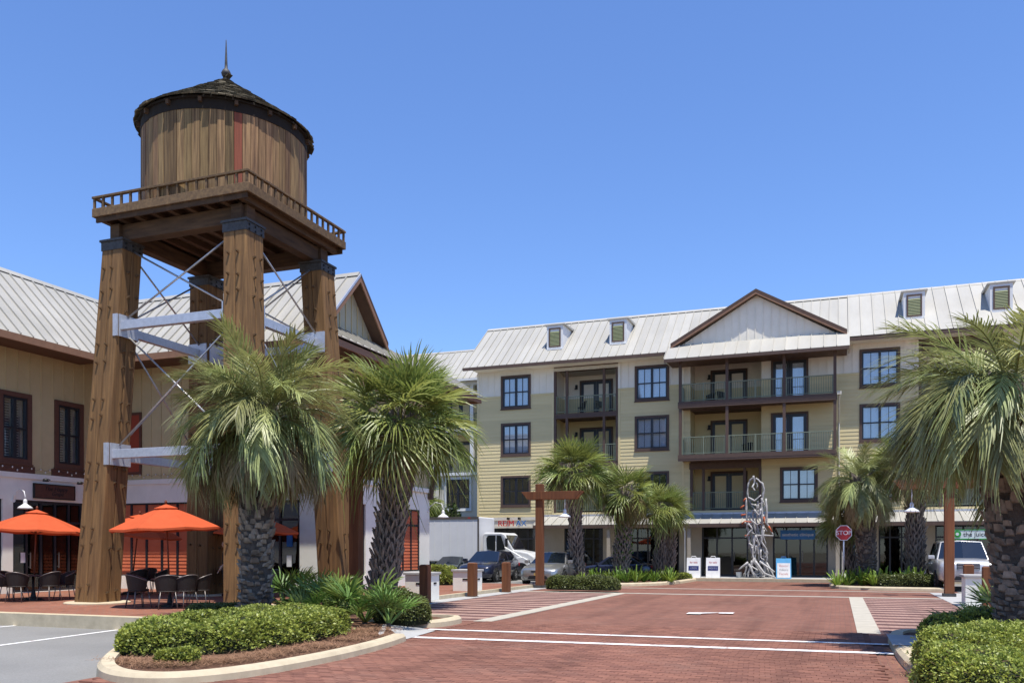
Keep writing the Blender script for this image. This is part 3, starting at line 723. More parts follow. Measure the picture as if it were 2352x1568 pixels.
for x in (-11.55, -7.75, 7.72, 11.65): dormer(x)
# second front gable, its tip only just in the picture
m = MB(); m.prism([(12.3,12.9), (16.6,15.3), (20.9,12.9)], 'y', -1.1, 2.8); wb(m, 'gable_roof', 'trim_brown', main)
# shopfronts
ops = []
shop = [(1135,1238,4,None), (1296,1385,4,None), (1440,1560,5,(2,3)), (1612,1752,4,(2,)), (1775,1902,4,(1,2)), (1930,1962,1,None), (2018,2098,3,None), (2148,2280,4,(2,))]
for p0, p1, n, dr in shop: ops.append((FM.px(p0), FM.px(p1), WZ+.02, 2.86))
ops.append((13.0, 16.5, WZ+.02, 2.86))
m = MB(); grid_wall(m, FM, -12.4, XR, WZ, 3.4, ops, d=.0, th=.3); wb(m, 'shop_wall', 'stucco_taupe', main)
m = MB(); grid_wall(m, FM, XL, -12.402, WZ, 3.4, ops, d=.02, th=.3); m.box(XL-.04, -12.4, -.07, -.022, 3.32, 3.51); wb(m, 'shop_wall', 'stucco_cream', main)
for o, (p0, p1, n, dr) in zip(ops, shop): shopfront(FM, main, o[0], o[1], o[2], o[3], n, door=dr)
shopfront(FM, main, 13.0, 16.5, WZ+.02, 2.86, 5)
roof_panels(main, 'x', -12.3, XR, (-1.55, 2.98), (-.03, 3.52), .55)
m = MB(); m.box(-12.3, XR, -1.57, -1.47, 2.78, 2.955); wb(m, 'fascia', 'trim_brown', main)
m = MB(); m.box(-12.3, XR, -1.46, -.01, 2.87, 2.9); wb(m, 'soffit', 'soffit_brown', main)
m = MB(); m.box(-12.3, XR, -.06, -.027, 3.52, 3.62); wb(m, 'flashing', 'galv', main)
for a in (-12.1, -7.9, -3.45, 4.05, 7.95, 11.9):
    m = MB(); m.box(a-.09, a+.09, -1.45, -1.27, WZ, 2.78); m.box(a-.13, a+.13, -1.49, -1.23, WZ, WZ+.28); wb(m, 'canopy_post', 'stucco_taupe' if a < 7 else 'siding', main)
m = MB(); m.tube([(-3.75,-1.5,2.86), (-3.72,-1.42,2.7), (-3.68,-1.3,2.55), (-3.68,-1.3,WZ)], .045, 8); wb(m, 'downspout', 'trim_white', main, smooth=True)
m = MB(); m.tube([(4.32,-1.5,2.86), (4.30,-1.42,2.7), (4.28,-1.3,2.55), (4.28,-1.3,WZ)], .045, 8); wb(m, 'downspout', 'trim_white', main, smooth=True)
m = MB(); m.tube([(4.14,-1.42,9.45), (4.12,-1.25,9.25), (4.12,-.6,8.6), (4.12,-.12,8.2), (4.12,-.09,3.6)], .045, 8); m.box(4.02, 4.24, -1.55, -1.33, 9.45, 9.62); wb(m, 'downspout', 'trim_cream', main, smooth=False)
# framed notices behind one shop window
o = ops[1]; wd = (o[1]-o[0])/4
for i in range(4):
    for j in range(4):
        m = MB(); a = o[0]+i*wd+wd*.3; z = .55+j*.38; m.box(a, a+wd*.42, .14, .15, z, z+.26); wb(m, 'notice', 'sign_pale', main)
# lettering and signs of the shops
def shop_sign(root_name, label, fac, a0, a1, z0, z1, mat, txt, tmat, size, d=.09, border=None, dx=0):
    L = fac.pt((a0+a1)/2, d, z0)
    o = thing(root_name, label, 'sign', L)
    b = MB(); fac.box(b, a0, a1, d-.03, d, z0, z1); wb(b, 'board', mat, o)
    if border:
        b = MB(); ring(fac, b, a0-.04, a1+.04, z0-.04, z1+.04, .04, d-.03, d+.015); wb(b, 'border', border, o)
    if txt:
        me = text_mesh(txt, size, tmat); p = fac.pt((a0+a1)/2+dx, d+.006, (z0+z1)/2)
        place(me, 'lettering', o, loc=(p[0]-L[0], p[1]-L[1], p[2]-L[2]), rot=fac.rot())
    h = MB()
    for a in (a0+.15, a1-.15): fac.box(h, a-.012, a+.012, d-.028, d-.012, z1, z1+.3)
    wb(h, 'hanger', 'black_metal', o)
    return o
FSG = Fac(-.05, 'x', -1); FSJ = Fac(-1.50, 'x', -1)
shop_sign('shop_sign', 'blue shop sign with white lettering above dark double doors', FSG, 1.19, 2.95, 2.13, 2.62, 'sign_blue', 'aesthetic clinique', 'sign_white', .23)
js = shop_sign('shop_sign', 'pale shop sign with green border and green round leaf emblem', FSJ, atY(2188,-1.6), atY(2276,-1.6), 2.12, 2.52, 'sign_pale', 'the juicery', 'ink_dark', .30, border='sign_green', dx=.28)
m = MB(); m.lathe([(0.001,0),(.17,0),(.17,.02),(.001,.02)], 24); e = m.build('emblem', 'sign_green', js, loc=(-.62,-.01,.22), rot=(R(90),0,0))
m = MB(); m.lathe([(.04,.021),(.075,.021),(.075,.03),(.04,.03)], 18); m.build('leaf_ring', 'sign_pale', e)
rm = thing('shop_sign', 'red and blue raised shop letters standing on a small ledge', 'sign', (-14.0,-.35,2.93))
m = MB(); m.box(-1.05, 1.05, -.12, .24, -.05, 0); m.build('ledge', 'stucco_cream', rm)
place(text_mesh('RE/M', .48, 'ink_red', .03), 'lettering', rm, loc=(-.40,0,.19), rot=(R(90),0,0))
place(text_mesh('AX', .48, 'sign_blue', .03), 'lettering', rm, loc=(.56,0,.19), rot=(R(90),0,0))
for sx_ in (-.31,.39):
    m = MB(); m.box(sx_-.04,sx_+.04,-.02,.30,.42,.56); m.build('spotlight', 'black_metal', rm)

# ------------------------------------------------------------------ rear wing
rear = thing('apartment_wing', 'set back cream wing with white porch posts behind the white box truck', 'building', (-21,5,0))
FR = Fac(5.0, 'x', -1)
wr = [(-20.75,-19.05,4.35,6.3), (-24.6,-22.9,4.35,6.3)]
m = MB(); grid_wall(m, FR, -37, -16.0, -.1, 6.75, wr); m.box(-37,-16,5.25,12,-.1,6.7); wb(m, 'wall', 'stucco_cream', rear)
m = MB(); m.box(-37, -16.0, 6.6, 6.8, 6.75, 12.7); wb(m, 'wall', 'siding', rear)
m = MB(); m.box(-17.9, -16.4, 4.93, 4.998, 3.5, 6.6); wb(m, 'wall', 'board_sage', rear)
for a0, a1, z0, z1 in wr: window(FR, rear, a0, a1, z0, z1, trim='trim_white', back='dark_inside', rows=2, tw=.14)
for z, zt in ((6.75, 9.5), (9.7, 12.55)):
    m = MB(); m.box(-37, -16.3, 4.8, 6.59, z-.2, z); wb(m, 'balcony_floor', 'trim_white', rear)
    for a in (-18.85, -21.6, -24.4, -27.2):
        m = MB(); m.box(a-.12, a+.12, 4.85, 5.09, z, zt); wb(m, 'porch_post', 'trim_white', rear)
    FP = Fac(4.97, 'x', -1)
    for a0, a1 in ((-18.7,-16.45), (-21.48,-18.97), (-24.28,-21.72), (-27.08,-24.52)): railing(FP, rear, a0, a1, z)
    FW = Fac(6.6, 'x', -1)
    for a in (-18.0, -20.4, -23.0): french_door(FW, rear, a-.8, a+.8, z+.02, z+2.2)
m = MB(); m.box(-37, -16.3, 4.75, 5.1, 12.55, 12.82); wb(m, 'beam', 'trim_white', rear)
roof_panels(rear, 'x', -37, -16.4, (4.2, 12.9), (7.4, 15.5), .47)
m = MB(); m.prism([(4.6,12.84), (7.4,15.42), (12,11.5)], 'x', -37, -16.5); wb(m, 'roof_core', 'roof_metal', rear)
m = MB(); m.prism([(7.25,15.42), (7.4,15.56), (7.6,15.42)], 'x', -37, -16.4); wb(m, 'ridge_cap', 'roof_metal', rear)
m = MB(); m.box(-37, -16.4, 4.18, 4.26, 12.74, 12.88); wb(m, 'fascia', 'trim_white', rear)

# ------------------------------------------------------------------ left shop building
cx, cy = -12.49, -23.04
lb = thing('shop_building', 'white stucco and olive boarded shop building with ribbed metal roof behind the tower', 'building', (cx,cy,WZ))
LW = cx - 9.41
FF = Fac(cy, 'x', -1); FRT = Fac(cx, 'y', 1); FLW = Fac(LW, 'y', 1)
ZC = 4.2
oF = [(FF.px(266), FF.px(442), .62, 3.33), (FF.px(500), FF.px(688), WZ+.3, 3.33)]
oR = [(FRT.px(765), FRT.px(840), WZ+.5, 3.29), (FRT.px(889), FRT.px(964), .70, 3.26)]
oL = [(FLW.px(30), FLW.px(192), WZ+.02, 3.29), (FLW.px(-170), FLW.px(6), WZ+.5, 3.29)]
for fac, a0, a1, ops_ in ((FF, LW, cx, oF), (FRT, cy+.25, cy+8.4, oR), (FLW, cy-17, cy-.001, oL)):
    m = MB(); grid_wall(m, fac, a0, a1, WZ-.05, ZC-.08, ops_); wb(m, 'stucco_wall', 'stucco_white', lb)
m = MB(); FF.box(m, LW+.05, cx+.05, .001, .05, ZC-.18, ZC); FRT.box(m, cy-.05, cy+8.45, .052, .1, ZC-.18, ZC); FRT.box(m, cy-.05, cy+8.45, -.2, .0515, ZC-.079, ZC); FLW.box(m, cy-17, cy-.06, .001, .05, ZC-.18, ZC); wb(m, 'cornice', 'stucco_white', lb)
m = MB(); m.box(LW-8, cx-.26, cy+8.2, cy+8.4, 0, 8.6); m.box(LW-8, LW-7.8, cy-17, cy+8.2, 0, 8.6); m.box(LW-7.8, LW-.26, cy-17, cy-16.8, 0, 8.6); wb(m, 'rear_wall', 'board_olive', lb)
# upper walls
uF = [(-17.3,-16.2,4.65,6.72), (-14.9,-13.8,4.65,6.72)]
uL = [(FLW.px(5), FLW.px(62), 4.66, 6.74), (FLW.px(133), FLW.px(182), 4.66, 6.74), (FLW.px(-170), FLW.px(-95), 4.66, 6.74)]
uR = [(cy+2.0, cy+3.1, 4.65, 6.72)]
for fac, a0, a1, us in ((FF, LW, cx, uF), (FRT, cy+.25, cy+8.4, uR), (FLW, cy-17, cy-.001, uL)):
    m = MB(); grid_wall(m, fac, a0, a1, ZC+.001, 8.62, us); wb(m, 'boarded_wall', 'board_olive', lb)
    for u in us:
        window(fac, lb, u[0], u[1], u[2], u[3], trim='trim_red', back='shutter', cols=2, tw=.16, munt=False)
        m = MB(); fac.box(m, u[0]-.28, u[1]+.28, .002, .045, ZC+.002, u[2]-.22); wb(m, 'apron_board', 'trim_red', lb)
    items = []; a = a0 + .2
    while a < a1 - .05:
        cuts = [(o[2]-.5, o[3]+.17) for o in us if o[0]-.3 < a < o[1]+.3]
        for s0, s1 in spans(ZC+.02, 8.5, cuts):
            b = MB(); fac.box(b, a-.02, a+.02, .001, .024, s0, s1); items.append((s1-s0, b, 'batten', 'board_olive'))
        a += .46
    put_pieces(items, lb)
for fac, p0, p1 in ((FF, 284, 322), (FRT, 925, 949)):
    m = MB(); fac.box(m, fac.px(p0), fac.px(p1), .026, .05, 4.5, 6.62); wb(m, 'red_panel', 'panel_red', lb)
    m = MB(); ring(fac, m, fac.px(p0)-.1, fac.px(p1)+.1, 4.4, 6.72, .1, .026, .06); wb(m, 'panel_trim', 'trim_red', lb)
# orange and red panel bays, each panel a piece with lapped slats
def panel_bay(fac, o, cols, mat, rows=1, frame='frame_dark'):
    m = MB(); ring(fac, m, o[0], o[1], o[2], o[3], .06, -.14, -.02); w_ = (o[1]-o[0])/cols
    for i in range(1, cols): fac.box(m, o[0]+i*w_-.045, o[0]+i*w_+.045, -.13, -.03, o[2]+.06, o[3]-.06)
    zs = [o[2]+.06, o[3]-.06] if rows == 1 else [o[2]+.06, o[2]+(o[3]-o[2])*.74, o[3]-.06]
    for z in zs[1:-1]: fac.box(m, o[0]+.06, o[1]-.06, -.128, -.035, z-.04, z+.04)
    b = wb(m, 'panel_bay', frame, lb)
    for i in range(cols):
        for z0, z1 in zip(zs, zs[1:]):
            p = MB(); n = int((z1-z0)/.125)
            for k in range(n):
                q0 = z0+(z1-z0)*k/n; q1 = z0+(z1-z0)*(k+1)/n
                lo = [fac.pt(a, d, z) for a in (o[0]+i*w_+.03, o[0]+(i+1)*w_-.03) for d, z in ((-.12,q0), (-.06,q0), (-.078,q1), (-.12,q1))]
                p.add(lo, [(0,1,2,3),(7,6,5,4),(1,5,6,2),(0,4,5,1),(3,2,6,7),(0,3,7,4)])
            p.build('panel', mat, b, recalc=True)
panel_bay(FF, oF[0], 5, 'panel_orange')
panel_bay(FRT, oR[1], 4, 'panel_orange', 2)
for fac, o, n, dr in ((FF, oF[1], 4, None), (FRT, oR[0], 3, None), (FLW, oL[0], 5, (1,3)), (FLW, oL[1], 4, None)):
    shopfront(fac, lb, o[0], o[1], o[2], o[3], n, door=dr)
for k, (p0, p1, z0, z1) in enumerate(((52,66,1.15,1.5), (655,668,1.7,2.1), (655,666,1.0,1.4))):
    f_ = FLW if k == 0 else FF
    m = MB(); f_.box(m, f_.px(p0), f_.px(p1), -.10, -.09, z0, z1); wb(m, 'notice', 'sign_white' if k != 1 else 'sign_blue', lb)
# roofs: front wing, left wing, lean-to strip on the street side
OV = 1.4; EZ, RZ2, RT = 8.5, 11.4, 1.5
roof_panels(lb, 'x', LW-3.2, cx+.6, (cy-OV, EZ), (cy+RT, RZ2), .46)
roof_panels(lb, 'y', cy-18, cy+RT, (LW+OV, EZ), (LW-1.5, RZ2), .46)
roof_panels(lb, 'y', cy-OV, cy+11.2, (cx+1.35, EZ+.06), (cx+.1, EZ+.88), .46)
m = MB(); m.prism([(cy+RT,RZ2-.04), (cy+RT,RZ2+.0), (cy+2*RT+OV,EZ), (cy+2*RT+OV,EZ-.04)], 'x', LW-3.2, cx+.6); wb(m, 'back_roof', 'roof_metal', lb)
m = MB(); m.prism([(LW-1.5,RZ2-.04), (LW-1.5,RZ2), (LW-8.3,EZ), (LW-8.3,EZ-.04)], 'y', cy-18, cy+8.6); wb(m, 'back_roof', 'roof_metal', lb)
m = MB(); m.box(LW-8, cx+.1, cy+3.0, cy+11.2, EZ+.55, EZ+.7); wb(m, 'back_roof', 'roof_metal', lb)
m = MB(); m.prism([(cy+RT-.15,RZ2-.09), (cy+RT,RZ2+.08), (cy+RT+.15,RZ2-.09)], 'x', LW-3.2, cx+.6); m.prism([(LW-1.65,RZ2-.09), (LW-1.5,RZ2+.08), (LW-1.35,RZ2-.09)], 'y', cy-18, cy+RT-.16); wb(m, 'ridge_cap', 'roof_metal', lb)
m = MB(); m.box(LW+OV-.02, cx+1.27, cy-OV-.03, cy-OV+.05, EZ-.24, EZ-.015); m.box(LW+OV-.05, LW+OV+.03, cy-18, cy-OV-.031, EZ-.24, EZ-.015); m.box(cx+1.2, cx+1.275, cy-OV+.051, cy+11.2, EZ-.24, EZ-.015); m.box(cx, cx+1.199, cy+11.12, cy+11.2, EZ-.24, EZ-.015); wb(m, 'fascia', 'fascia_copper', lb)
m = MB(); m.box(LW+OV-.1, cx+1.199, cy-OV+.051, cy-.002, EZ-.16, EZ-.12); m.box(cx+.002, cx+1.199, cy-.0015, cy+11.1, EZ-.16, EZ-.12); m.box(LW+.002, LW+OV-.051, cy-18, cy-OV+.05, EZ-.16, EZ-.12); m.box(cx-4, cx+.001, cy+8.42, cy+11.1, EZ-.16, EZ-.12); wb(m, 'soffit', 'soffit_brown', lb)
# gable on the street side
gy0, gy1, gym = cy-OV+.75, cy+2*RT+OV-.75, cy+RT
m = MB(); m.prism([(gy0,EZ+.6), (gym,RZ2-.15), (gy1,EZ+.6)], 'x', cx-.1, cx+.08); wb(m, 'gable_wall', 'board_sage', lb)
y = gy0 + .45
while y < gy1 - .3:
    zt = RZ2 - .22 - abs(y-gym)
    if zt > EZ+.8:
        m = MB(); m.box(cx+.081, cx+.105, y-.02, y+.02, EZ+.62, zt); wb(m, 'batten', 'board_olive', lb)
    y += .4
for sg in (-1, 1):
    ye = gym + sg*(2.02 if sg > 0 else RT+OV)
    ze = RZ2 - abs(ye-gym)
    for off, hh, x0, mt in ((-.01, .10, cx+.61, 'galv' if sg < 0 else 'trim_brown'), (.092, .20, cx+.60, 'fascia_copper')):
        m = MB(); m.prism([(ye,ze-off), (gym,RZ2-off), (gym,RZ2-off-hh), (ye,ze-off-hh)], 'x', x0, x0+.05); wb(m, 'rake_board', mt, lb)
    m = MB(); m.prism([(ye,ze-.10), (gym,RZ2-.10), (gym,RZ2-.15), (ye,ze-.15)], 'x', cx+.082, cx+.6); wb(m, 'soffit', 'soffit_brown', lb)
for y in (cy+8.3, cy+6.3, cy+4.2, cy+.4):
    m = MB(); m.beam((cx+.12,y,3.95), (cx+1.05,y,EZ-.17), .16, .16); m.box(cx+.03, cx+.2, y-.1, y+.1, 3.75, 4.05); wb(m, 'eave_brace', 'trim_brown', lb)
# brown shop sign with two arm lamps
a0, a1 = FLW.px(76), FLW.px(167)
bs = thing('shop_sign', 'brown wooden shop sign with dark script lettering above the shop door', 'sign', FLW.pt((a0+a1)/2, .06, 3.38))
L = bs.location
m = MB(); FLW.box(m, a0, a1, .02, .09, 3.40, 3.86); wb(m, 'board', 'sign_brown', bs, bevel=.008)
m = MB(); ring(FLW, m, a0-.03, a1+.03, 3.37, 3.89, .03, .02, .10); wb(m, 'border', 'black_metal', bs)
for tx, dz, da, sz in (('The Happy', .32, .03, .22), ('Grape', .15, .10, .20)):
    p = FLW.pt((a0+a1)/2+da, .095, 3.40+dz)
    place(text_mesh(tx, sz, 'ink_dark', shear=.3), 'lettering', bs, loc=(p[0]-L.x, p[1]-L.y, p[2]-L.z), rot=FLW.rot())
for a in (a0-.02, a1-.25):
    m = MB(); p = [FLW.pt(a+.55, .05, 3.98), FLW.pt(a+.5, .25, 4.02), FLW.pt(a+.15, .55, 4.02), FLW.pt(a, .6, 3.98)]
    m.tube(p, .012, 6); q = FLW.pt(a, .6, 3.98); m.lathe([(.02,.05),(.08,.03),(.10,-.05),(.07,-.06)], 12, q); wb(m, 'arm_lamp', 'black_metal', bs, smooth=True)
# string of small lights along the cornice
st = thing('string_lights', 'string of small clear bulbs along the shop cornice', 'lights', FLW.pt(cy-5, .06, ZC))
w_ = MB(); b_ = MB()
for fac, a0, a1 in ((FLW, cy-9, cy-.1), (FF, LW+.1, cx-.05)):
    prev = None; n = int((a1-a0)/.36)
    for k in range(n*2+1):
        a = a0+(a1-a0)*k/(2*n); z = ZC+.20 + (.0 if k % 2 == 0 else -.09)
        p = fac.pt(a, .07, z)
        if prev: w_.tube([prev, p], .004, 4, False)
        if k % 2 == 0 or k % 3 == 0: b_.lathe([(.008,.0),(.022,-.02),(.024,-.045),(.006,-.07)], 8, p)
        prev = p
wb(w_, 'wire', 'black_metal', st); wb(b_, 'bulbs', 'bulb', st, smooth=True, kind='stuff')
# ------------------------------------------------------------------ water tower
tw = thing('water_tower', 'tall timber water tower with round plank tank on four splayed legs', 'water tower', (-12.55,-28.03,WZ))
TL = tw.location
def tb(mb, name, mat, parent=tw, **k):
    if parent is tw: return mb.build(name, mat, tw, loc=(-TL.x,-TL.y,-TL.z), **k)
    return mb.build(name, mat, parent, **k)
SX, TX, SY, TY = (-15.05,-10.1), (-14.6,-10.55), (-30.2,-25.85), (-29.75,-26.3)
ZT = 10.1
def legc(i, j, z):
    k = (z-WZ)/(ZT-WZ)
    return Vector((SX[i]+(TX[i]-SX[i])*k, SY[j]+(TY[j]-SY[j])*k, z))
def legw(z): return .84 - .11*(z-WZ)/(ZT-WZ)
peg = MB(); peg.add([(-.028,.01,-.04),(.028,.01,-.04),(.028,.01,.025),(-.028,.01,.025),(-.024,-.085,.01),(.024,-.085,.01),(.024,-.085,.038),(-.024,-.085,.038)], [(0,1,5,4),(1,2,6,5),(2,3,7,6),(3,0,4,7),(4,5,6,7),(0,3,2,1)])
pegme = peg.mesh('peg', 'spike')
rows = [.6, 1.75, 2.2, 3.5, 3.95, 5.2, 5.7, 6.7, 7.2, 8.25, 8.7, 9.3]
for i in (0, 1):
    for j in (0, 1):
        b, t = legc(i,j,WZ), legc(i,j,ZT); hb, ht = legw(WZ)/4, legw(ZT)/4
        leg = MB(); leg.beam(b+Vector((0,0,.02)), t, 3.6*hb, 3.6*hb, 3.6*ht, 3.6*ht); lo = tb(leg, 'leg', 'leg_wood')
        for p in (-1, 1):
            for q in (-1, 1):
                m = MB(); w0 = 2*hb-.012; w1 = 2*ht-.012; jz = rng.uniform(-.012,.012)
                m.beam(b+Vector((p*hb+jz,q*hb+rng.uniform(-.012,.012),0)), t+Vector((p*ht,q*ht,0)), w0, w0, w1, w1)
                m.build('timber', 'leg_wood', lo, bevel=.03)
        ped = MB(); ped.lathe([(.85,-.02),(.85,.03),(.8,.05)], 24, (b.x,b.y,WZ)); tb(ped, 'footing', 'kerb_concrete', smooth=False)
        for z in rows:
            c = legc(i,j,z); h = legw(z)/2 - .004
            for u in (-.55, .25):
                place(pegme, 'peg', lo, loc=(c.x+u*h*1.0+rng.uniform(-.03,.03), c.y-h, z+rng.uniform(-.05,.05)))
                place(pegme, 'peg', lo, loc=(c.x+h, c.y+u*h+.1+rng.uniform(-.03,.03), z-.12+rng.uniform(-.05,.05)), rot=(0,0,R(90)))
        # iron saddle at the leg top
        w = legw(9.8)/2 + .012; c = legc(i,j,9.85)
        m = MB(); m.box(c.x-w, c.x+w, c.y-w, c.y+w, 9.82, 10.06); sd_ = tb(m, 'iron_saddle', 'iron', bevel=.01)
        m = MB(); m.box(c.x-w-.03, c.x+w+.03, c.y-w-.03, c.y+w+.03, 10.06, 10.12); m.build('cap_plate', 'iron', sd_)
        for bx in (-.25, 0, .25):
            m = MB(); m.lathe([(.03,0),(.03,.03),(.001,.03)], 8); bm_ = m.mesh('bolt', 'black_metal')
            place(bm_, 'bolt', sd_, loc=(c.x+w, c.y+bx, 9.87), rot=(0,R(90),0)); place(bm_, 'bolt', sd_, loc=(c.x+w, c.y+bx, 9.99), rot=(0,R(90),0))
        # galvanised brackets for the horizontal tubes
        for z in (7.72, 4.2):
            c = legc(i,j,z); w = legw(z)/2; sx = 1 if i == 0 else -1; sy = 1 if j == 0 else -1
            m = MB()
            if not (i == 1 and j == 0): m.box(c.x+sx*(w-.12), c.x+sx*(w+.025), c.y-sy*(w+.03), c.y-sy*(w-.02), z-.30, z+.30)
            m.box(c.x+sx*(w+.0252), c.x+sx*(w+.06), c.y-w*.9, c.y+w*.9, z-.30, z+.30); tb(m, 'steel_bracket', 'galv')
            m = MB(); m.box(c.x-w*.9, c.x+w*.9, c.y+sy*(w+.0), c.y+sy*(w+.05), z-.30, z+.30); tb(m, 'steel_bracket', 'galv')
for z in (7.72, 4.2):
    for j in (0, 1):
        a, b = legc(0,j,z), legc(1,j,z); w = legw(z)/2+.05
        sy = -1 if j == 0 else 1
        m = MB(); m.beam(a+Vector((w,sy*.22,0)), b+Vector((-w,sy*.22,0)), .17, .24); tb(m, 'steel_tube', 'galv', bevel=.01)
    for i in (0, 1):
        a, b = legc(i,0,z), legc(i,1,z); w = legw(z)/2+.04
        m = MB(); m.beam(a+Vector((0,w,0)), b+Vector((0,-w,0)), .17, .24); tb(m, 'steel_tube', 'galv', bevel=.01)
def rod(p, q, sh):
    m = MB(); m.tube([p+sh, q+sh], .026, 8); tb(m, 'tie_rod', 'rod', smooth=True)
for z0, z1 in ((7.95, 9.85), (4.42, 7.5)):
    for j in (0, 1):
        a0, b0, a1, b1 = legc(0,j,z0), legc(1,j,z0), legc(0,j,z1), legc(1,j,z1); w0, w1 = legw(z0)/2-.02, legw(z1)/2-.02
        rod(a0+Vector((w0,0,0)), b1-Vector((w1,0,0)), Vector((0,-.05,0))); rod(a1+Vector((w1,0,0)), b0-Vector((w0,0,0)), Vector((0,.05,0)))
    for i in (0, 1):
        a0, b0, a1, b1 = legc(i,0,z0), legc(i,1,z0), legc(i,0,z1), legc(i,1,z1); w0, w1 = legw(z0)/2-.02, legw(z1)/2-.02
        rod(a0+Vector((0,w0,0)), b1-Vector((0,w1,0)), Vector((-.05,0,0))); rod(a1+Vector((0,w1,0)), b0-Vector((0,w0,0)), Vector((.05,0,0)))
# platform
PX, PY = (-15.1,-9.95), (-30.35,-25.65)
for y in TY:
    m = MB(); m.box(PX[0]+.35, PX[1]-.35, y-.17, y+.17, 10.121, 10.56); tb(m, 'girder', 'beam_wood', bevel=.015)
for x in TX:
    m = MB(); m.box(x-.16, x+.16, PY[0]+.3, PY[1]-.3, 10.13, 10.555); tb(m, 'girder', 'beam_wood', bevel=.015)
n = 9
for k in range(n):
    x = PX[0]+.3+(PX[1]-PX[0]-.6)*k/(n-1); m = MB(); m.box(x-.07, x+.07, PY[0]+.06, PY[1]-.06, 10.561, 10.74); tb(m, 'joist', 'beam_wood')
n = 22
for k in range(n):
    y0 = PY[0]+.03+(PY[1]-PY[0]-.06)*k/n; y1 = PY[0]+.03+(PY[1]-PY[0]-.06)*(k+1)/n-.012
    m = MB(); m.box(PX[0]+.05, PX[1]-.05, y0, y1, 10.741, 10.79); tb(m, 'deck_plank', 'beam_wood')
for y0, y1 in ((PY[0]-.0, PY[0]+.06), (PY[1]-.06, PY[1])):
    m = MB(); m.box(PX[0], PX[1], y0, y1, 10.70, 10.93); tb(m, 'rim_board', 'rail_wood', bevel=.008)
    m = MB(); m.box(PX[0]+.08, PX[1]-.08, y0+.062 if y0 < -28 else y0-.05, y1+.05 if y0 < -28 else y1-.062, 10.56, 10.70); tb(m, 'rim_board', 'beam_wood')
for x0, x1 in ((PX[0], PX[0]+.06), (PX[1]-.06, PX[1])):
    m = MB(); m.box(x0+.001, x1+.001, PY[0]+.061, PY[1]-.061, 10.70, 10.929); tb(m, 'rim_board', 'rail_wood', bevel=.008)
# low balustrade
for y in (PY[0]+.04, PY[1]-.04):
    m = MB(); m.box(PX[0], PX[1], y-.05, y+.05, 11.20, 11.26); tb(m, 'top_rail', 'rail_wood', bevel=.008)
    for k in range(17):
        x = PX[0]+.06+(PX[1]-PX[0]-.12)*k/16; m = MB(); m.box(x-.028, x+.028, y-.028, y+.028, 10.931, 11.199); tb(m, 'picket', 'rail_wood')
for x in (PX[0]+.04, PX[1]-.04):
    m = MB(); m.box(x-.05, x+.05, PY[0]+.091, PY[1]-.091, 11.20, 11.259); tb(m, 'top_rail', 'rail_wood', bevel=.008)
    for k in range(1, 16):
        y = PY[0]+.06+(PY[1]-PY[0]-.12)*k/16; m = MB(); m.box(x-.028, x+.028, y-.028, y+.028, 10.9305, 11.199); tb(m, 'picket', 'rail_wood')
# tank of vertical planks
TC = Vector((-12.5,-28.0,0)); TR = 2.27; NS = 66
dphi = 2*math.pi/NS; st = MB(); ra, rb = TR-.06, TR; g = .5*dphi - .0028
zb, zt = 10.80, 13.22
st.add([(r*math.cos(s*g), r*math.sin(s*g), z) for z in (zb, zt) for r, s in ((ra,-1),(rb,-1),(rb,1),(ra,1))], [(0,1,2,3),(7,6,5,4),(0,4,5,1),(1,5,6,2),(2,6,7,3),(3,7,4,0)])
me1 = st.mesh('plank', 'tank_wood'); me2 = st.mesh('plank', 'tank_red')
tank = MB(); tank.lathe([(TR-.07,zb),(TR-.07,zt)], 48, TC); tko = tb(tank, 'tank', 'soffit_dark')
m = MB(); m.lathe([(TR+.015,zt-.03),(TR+.015,13.46),(TR-.1,13.46)], 48, TC); tb(m, 'frieze', 'soffit_dark')  # near-black ring from the plank tops up to the roof edge
for k in range(NS):
    ph = k*dphi; dg = math.degrees(ph) - 360
    red = abs(dg+43.4) < 2.8
    place(me2 if red else me1, 'plank', tko, loc=(TC.x,TC.y,rng.uniform(-.012,.012)), rot=(0,0,ph+rng.uniform(-.0015,.0015)), scale=(1+rng.uniform(-.004,.004),)*2+(1,))
# conical roof with shakes
RR_, ZR0, ZR1 = 2.42, 13.48, 15.14
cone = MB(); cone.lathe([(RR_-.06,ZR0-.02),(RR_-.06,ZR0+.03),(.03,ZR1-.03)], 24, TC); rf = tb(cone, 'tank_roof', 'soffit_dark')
for k in range(16):
    a = 2*math.pi*k/16; d = Vector((math.cos(a),math.sin(a),0))
    m = MB(); m.beam(TC+d*(TR-.05)+Vector((0,0,ZR0-.08)), TC+d*(RR_-.04)+Vector((0,0,ZR0-.08)), .09, .12); m.build('rafter', 'beam_wood', rf)
shk = MB(); shk.add([(-.5,0,0),(.5,0,0),(.5,1,.0),(-.5,1,.0),(-.5,0,.03),(.5,0,.03),(.5,1,.008),(-.5,1,.008)], [(0,3,2,1),(4,5,6,7),(0,1,5,4),(1,2,6,5),(2,3,7,6),(3,0,4,7)])
shm = shk.mesh('shingle', 'shingle'); sl_len = math.hypot(RR_, ZR1-ZR0); pitch = math.atan2(ZR1-ZR0, RR_); items = []
NR = 15
